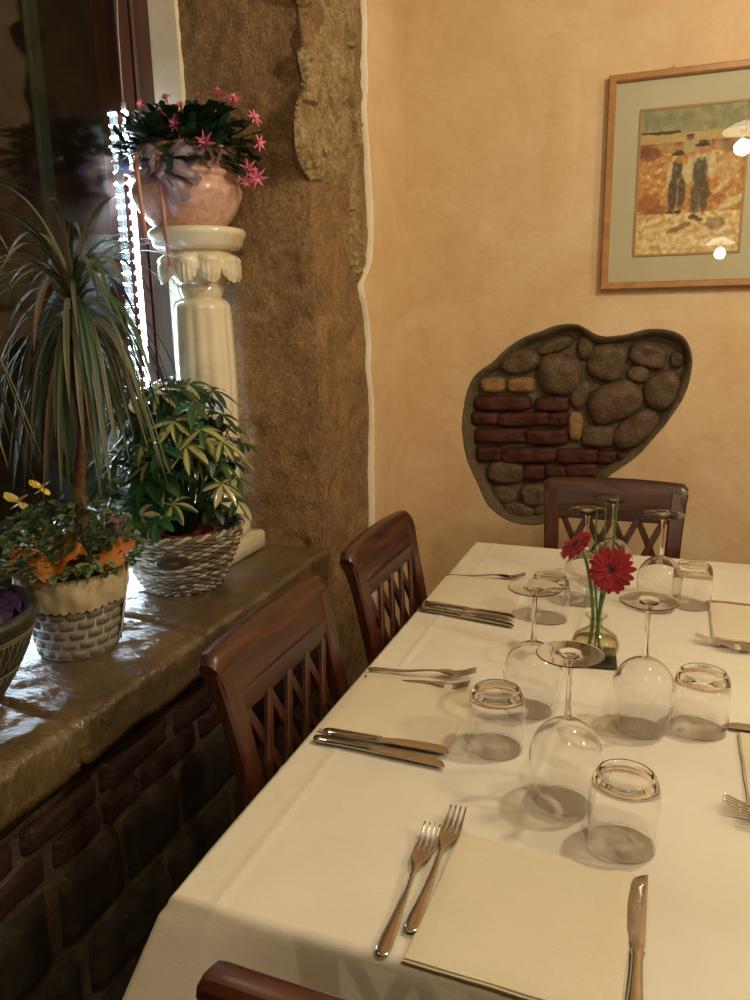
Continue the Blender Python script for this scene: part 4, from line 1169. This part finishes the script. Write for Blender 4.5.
# ------------------------------------------------------------------ glassware, all standing upside down
def solid_lathe(prof, seg=72):
    # closed solid of revolution: prof runs from axis to axis
    b = MB(); n = len(prof); vs = [(0, 0, prof[0][1])]; fs = []
    for r, z in prof[1:-1]:
        for k in range(seg): a = 2*PI*k/seg; vs.append((r*math.cos(a), r*math.sin(a), z))
    vs.append((0, 0, prof[-1][1])); m = n-2; last = len(vs)-1
    for k in range(seg):
        k2 = (k+1) % seg; fs.append((0, 1+k, 1+k2)); fs.append((last, 1+(m-1)*seg+k2, 1+(m-1)*seg+k))
        for i in range(m-1): fs.append((1+i*seg+k, 1+(i+1)*seg+k, 1+(i+1)*seg+k2, 1+i*seg+k2))
    b.add(vs, fs); return b
def curve(pts, n=4):
    R_ = []
    m = len(pts)
    for i in range(m-1):
        p0, p1, p2, p3 = pts[max(i-1, 0)], pts[i], pts[i+1], pts[min(i+2, m-1)]
        for k in range(n):
            t = k/n; R_.append(tuple(.5*((2*p1[a])+(-p0[a]+p2[a])*t+(2*p0[a]-5*p1[a]+4*p2[a]-p3[a])*t*t+(-p0[a]+3*p1[a]-3*p2[a]+p3[a])*t**3) for a in (0, 1)))
    R_.append(pts[-1]); return R_
def caster(o): o.cycles.is_caustics_caster = True; return o
def wine_glass(lab):
    t = thing('wine_glass', lab, 'wine glass', group='upturned wine glasses')
    out = curve([(.0325, .0008), (.0368, .014), (.0408, .028), (.0438, .044), (.0450, .058), (.0438, .072), (.0392, .086), (.0315, .0975), (.021, .106), (.010, .1108), (.003, .1128)], 3)
    inn = curve([(.001, .1105), (.009, .1088), (.020, .1042), (.0305, .0960), (.0382, .0850), (.0428, .0715), (.0440, .058), (.0428, .044), (.0399, .028), (.0359, .014), (.0317, .0008)], 3)
    caster(solid_lathe([(0, .1106)]+inn+[(.0321, 0)]+out+[(0, .1130)]).build('bowl', 'glass', t))
    caster(solid_lathe([(0, .1135)]+curve([(.0050, .1134), (.0046, .118), (.0036, .132), (.0033, .155), (.0036, .175), (.0050, .188), (.0080, .1940)], 3)+[(0, .1942)], 24).build('stem', 'glass', t))
    caster(solid_lathe([(0, .1946)]+curve([(.005, .1950), (.009, .1964), (.014, .1972), (.022, .1976), (.030, .1978), (.036, .1980), (.0388, .1981), (.0397, .1983), (.0402, .1988), (.0397, .1993), (.0388, .1995), (.036, .1995), (.030, .1995), (.020, .1995), (.010, .1995), (.004, .1995)], 2)+[(0, .1995)]).build('foot', 'glass', t))
    return t
def tumbler(lab):
    o = solid_lathe([(0, .0765)]+curve([(.014, .0768), (.0265, .0760), (.0325, .0725), (.0362, .064), (.0378, .050), (.0381, .030), (.0376, .012), (.0370, .001)], 3)+[(.0376, 0)]+curve([(.0382, .001), (.0389, .012), (.0395, .030), (.0395, .050), (.0388, .066), (.0368, .079), (.0335, .0862), (.0300, .0885), (.0265, .0872), (.013, .0850)], 3)+[(0, .0845)])
    o = caster(o.build('tumbler', 'glass')); tag(o, lab, 'tumbler', 'upturned tumblers'); return o
WG = [('upturned wine glass left of the vase, beside the left tumbler', (535, 588)), ('upturned wine glass nearest the viewer, its foot in front of the vase', (570, 654)),
      ('upturned wine glass right of the vase, below the large red flower', (649, 601)), ('upturned wine glass behind the small red flower, back row left', (588, 511)),
      ('upturned wine glass behind the vase, farthest from the viewer, back row middle', (615, 500)), ('upturned wine glass in front of the far chair, back row right', (664, 515))]
wg0 = None
for lab, (px, py) in WG:
    p = on_z(px, py, ZC+.199)
    if wg0 is None: o = wg0 = wine_glass(lab)
    else: o = copy_tree(wg0); o['label'] = lab
    o.location = (p.x, p.y, ZC+.0006); o.rotation_euler.z = rnd.random()*3
TG = [('upturned tumbler on the left, between the nearer left napkin and the vase', (497, 690)), ('upturned tumbler behind the left wine glass, beside the far left fork', (550, 577)), ('upturned tumbler nearest the viewer, above the near napkin', (626, 775)),
      ('upturned tumbler on the right, beside the right wine glass', (703.5, 673)), ('upturned tumbler at the back right, beside the far right wine glass', (694, 565))]
tg0 = None
for lab, (px, py) in TG:
    p = on_z(px, py, ZC+.087)
    if tg0 is None: o = tg0 = tumbler(lab)
    else: o = copy_tree(tg0); o['label'] = lab
    o.location = (p.x, p.y, ZC+.0006); o.rotation_euler.z = rnd.random()*3

# ------------------------------------------------------------------ vase with gerberas
vp = on_z(594, 661, ZC); VX, VY = vp.x, vp.y+.006
b = MB(); q = .043; b.box((-q, -q, 0), (q, q, .004), .001)
cs = b.build('coaster', 'slate', smooth=False); cs.location = (VX-.006, VY+.006, ZC+.0008); cs.rotation_euler.z = math.radians(6)
tag(cs, 'dark slate square under the small glass vase', 'coaster')
ZV = ZC+.0052
vs = thing('bud_vase', 'small round greenish glass bud vase standing on the dark slate square', 'vase', (VX, VY, ZV))
b = MB(); b.lathe([(.020, 0), (.032, .006), (.040, .018), (.041, .028), (.036, .041), (.022, .051), (.0125, .057), (.0105, .064), (.0125, .072), (.018, .077), (.0195, .079), (.018, .080), (.0115, .074), (.0095, .064), (.0115, .056), (.021, .049), (.0345, .040), (.0395, .028), (.0385, .019), (.030, .008), (.001, .005)], seg=48, cap=False)
b.build('glass_body', 'vaseglass', vs)
b = MB(); b.lathe([(.001, .0055), (.029, .009), (.0375, .019), (.038, .026), (.036, .033), (.001, .033)], seg=40, cap=False); b.build('water', 'vaseglass', vs)
def gerbera(name_lab, cen, face, R_, root_xy, deep, mid=None, side=False):
    cen = Vector(cen); face = Vector(face).normalized(); g = thing('gerbera', name_lab, 'flower', (VX, VY, ZV)); o0 = Vector((VX, VY, ZV)); c = cen-o0
    b = MB(); base = Vector((root_xy[0], root_xy[1], .010)); nk = Vector((root_xy[0]*.3, root_xy[1]*.3, .068))
    up = c-face*.022; m_ = nk*.5+up*.5+Vector(mid or (0, 0, .0))
    P_ = [base, base*.4+nk*.6, nk, m_, up*.75+m_*.25+Vector((0, 0, .002)), up, c-face*.006]
    # smooth
    Q = []
    for i in range(len(P_)-1):
        for t in (0, .5): Q.append(P_[i]*(1-t)+P_[i+1]*t)
    Q.append(P_[-1])
    for _ in range(3): Q = [Q[0]]+[(Q[i-1]+Q[i]*2+Q[i+1])/4 for i in range(1, len(Q)-1)]+[Q[-1]]
    b.tube(Q, .0031, 8, c=(.10, .19, .04)); b.build('stem', 'leaf', g)
    u = face.orthogonal().normalized(); v = face.cross(u); b = MB(); rg = random.Random(int(R_*1e4))
    for ring, (n, L, dz, cup) in enumerate(((18, 1.0, 0, .10), (17, .93, .0015, .18), (13, .50, .003, .3))):
        for k in range(n):
            a = 2*PI*(k+.5*ring+rg.uniform(-.15, .15))/n; o = u*math.cos(a)+v*math.sin(a); l_ = R_*L*rg.uniform(.92, 1.05); cu = cup+rg.uniform(-.12, .08)
            pts = [c+face*dz+o*(l_*t)+face*(l_*cu*math.sin(t*1.9)*.6) for t in (.12, .35, .6, .82, .95, 1.0)]; W = R_*.27*(.8 if ring == 2 else 1)
            sh = rg.uniform(.75, 1.15); cc = tuple(x*sh for x in deep)
            b.ribbon(pts, [W*.35, W*.75, W, W*.9, W*.55, W*.15], v*math.cos(a)-u*math.sin(a), cols=(cc, tuple(x*.75 for x in cc)), fold=.15)
    b.build('petals', 'petal', g)
    b = MB()
    for ring, (rr_, n) in enumerate(((R_*.26, 26), (R_*.20, 20), (R_*.13, 13), (R_*.06, 7))):
        for k in range(n):
            a = 2*PI*(k+.3*ring)/n; o = u*math.cos(a)+v*math.sin(a); p = c+o*rr_+face*.003
            b.tube([p, p+face*(.003+.001*(ring == 0))+o*.001], [.0013, .0007], 5, c=(.05, .008, .012) if ring else (.14, .02, .02))
    b.tube([c+face*.001, c+face*.0045], [R_*.30, R_*.26], 20, c=(.02, .004, .006)); b.build('flower_centre', 'petal', g)
    b = MB(); b.tube([c-face*.016, c-face*.010, c-face*.002], [.003, .0085, .0115], 14, c=(.13, .20, .06)); b.build('calyx', 'leaf', g)
    return g
big = on_y(612, 570, VY-.012)
gerbera('large red gerbera facing the viewer above the small vase', big, (.02-.05, -1, .22), .040, (.008, .0), (.36, .006, .016), (-.004, .0, .0))
sm = on_y(577, 546, VY+.0)
gerbera('smaller red gerbera seen from the side, upper left of the vase', sm, (-.62, -.35, .75), .034, (-.012, .006), (.40, .02, .03), (.004, 0, .0))
gb = thing('grass_blade_spray', 'few thin upright green grass blades in the small vase', 'greenery', (VX, VY, ZV))
for (px, py, dy, w_) in ((619, 489, .02, .004), (597, 507, .0, .0035), (606, 500, .012, .003)):
    tip = on_y(px, py, VY+dy)-Vector((VX, VY, ZV)); b = MB(); m_ = tip*.55+Vector((.006 if px > 600 else -.002, 0, .0))
    b.ribbon([(0, 0, .01), (.002, .001, .07), m_, tip*.85+m_*.15, tip], [w_*.7, w_, w_*1.2, w_*.8, .0006], (1, .3, 0), cols=((.05, .11, .03), (.09, .17, .05)), fold=.3); b.build('blade', 'leaf', gb)

# ------------------------------------------------------------------ framed watercolour
c_tl, c_bl = on_y(608.8, 76, YB-.02), on_y(600.8, 290, YB-.02)
FX0 = (c_tl.x+c_bl.x)/2; FZ1 = c_tl.z; FZ0 = c_bl.z
A0 = on_y(640, 110, YB-.01); A1 = on_y(633.5, 257, YB-.01); A2 = on_y(749, 100, YB-.01); A3 = on_y(742.5, 252, YB-.01)
AX0, AX1 = (A0.x+A1.x)/2, (A2.x+A3.x)/2; AZ1, AZ0 = A0.z, A1.z
FX1 = AX1+(AX0-FX0)
pf = thing('framed_watercolour', 'oak framed watercolour of figures in hats and overalls on the plaster wall', 'picture', ((FX0+FX1)/2, YB, (FZ0+FZ1)/2))
o0 = Vector(((FX0+FX1)/2, YB, (FZ0+FZ1)/2)); fw_, fh_ = (FX1-FX0)/2, (FZ1-FZ0)/2; t_ = .0195
b = MB()
pr = [(0, -.004), (0, -.024), (.003, -.027), (t_-.004, -.027), (t_, -.022), (t_, -.008)]
rows = []
for (ins, y) in pr: rows.append([(-fw_+ins, y, -fh_+ins), (fw_-ins, y, -fh_+ins), (fw_-ins, y, fh_-ins), (-fw_+ins, y, fh_-ins)])
b.grid(rows, False, True); b.build('frame', 'framewood', pf, smooth=False)
ax0, ax1, az0, az1 = AX0-o0.x, AX1-o0.x, AZ0-o0.z, AZ1-o0.z
b = MB(); b.box((-fw_+.01, -.012, -fh_+.01), (fw_-.01, -.006, fh_-.01)); b.build('mat_board', 'mat', pf, smooth=False)
b = MB()
g_ = .005; rows = []
for ins, y in ((-.001, -.012), (0, -.0155), (g_, -.0155), (g_+.001, -.0125)): rows.append([(ax0+ins, y, az0+ins), (ax1-ins, y, az0+ins), (ax1-ins, y, az1-ins), (ax0+ins, y, az1-ins)])
b.grid(rows, False, True); b.build('fillet', 'gilt', pf, smooth=False)
# the painting, as brush-like colour patches on a fine grid
def art(u, v):
    n1 = fbm(u*6, v*9, 1, 4); n2 = fbm(u*14+v*10, v*22-u*8, 3, 3); n3 = fbm(u*30, v*40, 5, 2)
    def L(c): return lin(c)
    def mx(a, b_, k): k = max(0, min(1, k)); return tuple(a[i]*(1-k)+b_[i]*k for i in range(3))
    if v < .165+.012*n1:
        c = mx(L('8c8a6e'), L('a39c7c'), .5+n1)
        if v > .15 and u < .38: c = L('4a4436')
    elif v < .23: c = mx(L('cfb67e'), L('b89a68'), .5+n2)
    elif v < .32: c = mx(L('c49a66'), L('96583c'), .35+n1*1.2+(.5 if (u < .42 or u > .68) else -.2))
    elif v < .72: c = mx(L('d09c5c'), L('b8743e'), .35+n2*1.1)
    else: c = mx(L('d8b478'), L('e6d0a4'), .4+n2*1.2)
    st = fbm(u*9+v*26, v*7-u*18, 8, 3)
    if v > .3: c = mx(c, L('f0dcb0'), max(0, st-.12)*1.3); c = mx(c, L('8a5432'), max(0, -st-.2)*1.0)
    def ell(cx, cy, rx, ry, col_, k=1.0, rot=0):
        nonlocal c
        x, y = u-cx, (v-cy); ca, sa = math.cos(rot), math.sin(rot); x, y = x*ca+y*sa, -x*sa+y*ca
        d = (x/rx)**2+(y/ry)**2+.35*n3+.25*n2
        q = max(0, min(1, (1.15-d)/.45))*k*(.9+.3*n3)
        if q > 0: c = mx(c, L(col_), q)
    ell(.09, .30, .11, .05, '7a4634', .8); ell(.88, .28, .10, .045, '8c7a58', .8); ell(.10, .65, .13, .07, '9a5236', .8); ell(.22, .69, .12, .03, '8a4c34', .7)
    ell(.72, .62, .10, .04, 'a86040', .8); ell(.85, .42, .12, .10, 'd8b888', .6); ell(.80, .55, .10, .02, 'e8d2a6', .8, -.6); ell(.90, .66, .13, .03, 'e6d4ac', .8, -.3)
    ell(.42, .82, .13, .022, '7c5638', .9, -.25); ell(.76, .80, .09, .05, '8a7456', .75); ell(.3, .9, .2, .02, 'ecd9ae', .8, -.2); ell(.7, .92, .25, .02, 'ecdcb8', .8, -.1); ell(.13, .85, .05, .08, 'e0c488', .7)
    # third figure behind
    ell(.475, .255, .06, .055, 'b8aa80'); ell(.48, .205, .035, .018, '6a4030'); ell(.48, .190, .05, .010, '5e3828')
    # left figure
    ell(.305, .44, .035, .085, 'd2c096'); ell(.44, .45, .04, .07, 'd8c59a'); ell(.37, .42, .055, .08, '4e463c'); ell(.34, .58, .05, .13, '4a4238'); ell(.42, .58, .045, .12, '4e463c'); ell(.385, .60, .006, .07, 'b49a74')
    ell(.385, .355, .035, .022, 'b8835c'); ell(.375, .312, .065, .013, '3c3226'); ell(.38, .300, .04, .017, '3c3226'); ell(.28, .52, .012, .05, 'd6b68c'); ell(.32, .71, .035, .014, '4a3428'); ell(.40, .71, .035, .014, '4a3428')
    # right figure
    ell(.49, .43, .035, .10, 'd6c8a0'); ell(.70, .40, .04, .10, 'd6c8a0'); ell(.60, .36, .08, .06, 'cdbf98'); ell(.59, .44, .07, .11, '565044'); ell(.56, .62, .05, .13, '5a5448'); ell(.64, .60, .05, .13, '544c40'); ell(.60, .66, .008, .08, '8c8068')
    ell(.60, .30, .04, .028, 'b8835c'); ell(.60, .345, .02, .02, 'c89a70'); ell(.595, .262, .085, .013, '3a3026'); ell(.60, .248, .048, .022, '3a3026'); ell(.55, .75, .055, .018, '4a3a2c'); ell(.61, .77, .035, .014, '4a3a2c')
    k = 1+.2*n2+.16*n3
    return tuple(max(0, x*k) for x in c)
b = MB(); nu, nv_ = 190, 250; P = []; C = []
for j in range(nv_+1):
    v = j/nv_; P.append([(ax0+g_+(ax1-ax0-2*g_)*i/nu, -.0135, az1-g_-(az1-az0-2*g_)*v) for i in range(nu+1)]); C.append([art(i/nu, v) for i in range(nu+1)])
b.grid(P, C=C); b.build('painting', 'paint', pf)
b = MB(); b.box((-fw_+.012, -.0215, -fh_+.012), (fw_-.012, -.0200, fh_-.012)); b.build('glazing', 'picglass', pf, smooth=False)
b = MB(); b.tube([(-.058, -.004, fh_+.010), (-.058, -.012, fh_+.010), (-.058, -.010, fh_-.002)], .0018, 6); b.build('hook', 'gilt', pf)

# ------------------------------------------------------------------ pendant lamps of the room (above and behind the viewer)
def pendant(lab, loc, ctop=2.75):
    t = thing('pendant_lamp', lab, 'lamp', (loc.x, loc.y, loc.z), group='pendant lamps of the room')
    def scal(r, z, a): return r*(1+.05*math.cos(a*16)*min(1, max(0, (.10-z)/.08)))
    b = MB(); b.lathe([(.105, .072), (.096, .084), (.072, .10), (.04, .116), (.018, .125)], seg=96, cap=False, mod=scal); b.build('glass_shade', 'lampshade', t, solid=.003)
    b = MB(); b.tube([(0, 0, .12), (0, 0, ctop-loc.z)], .004, 8); b.lathe([(.014, .05), (.016, .09), (.014, .125)], seg=20); b.build('cord', 'grey_wire', t)
    return t
pendant('scalloped white glass pendant lamp hanging over the table', LAMP_B)
pendant('scalloped white glass pendant lamp hanging above the viewer', LAMP_A)
pendant('scalloped white glass pendant lamp low at the back of the room', LAMP_C)
pendant('scalloped white glass pendant lamp on the right side of the room', LAMP_D)
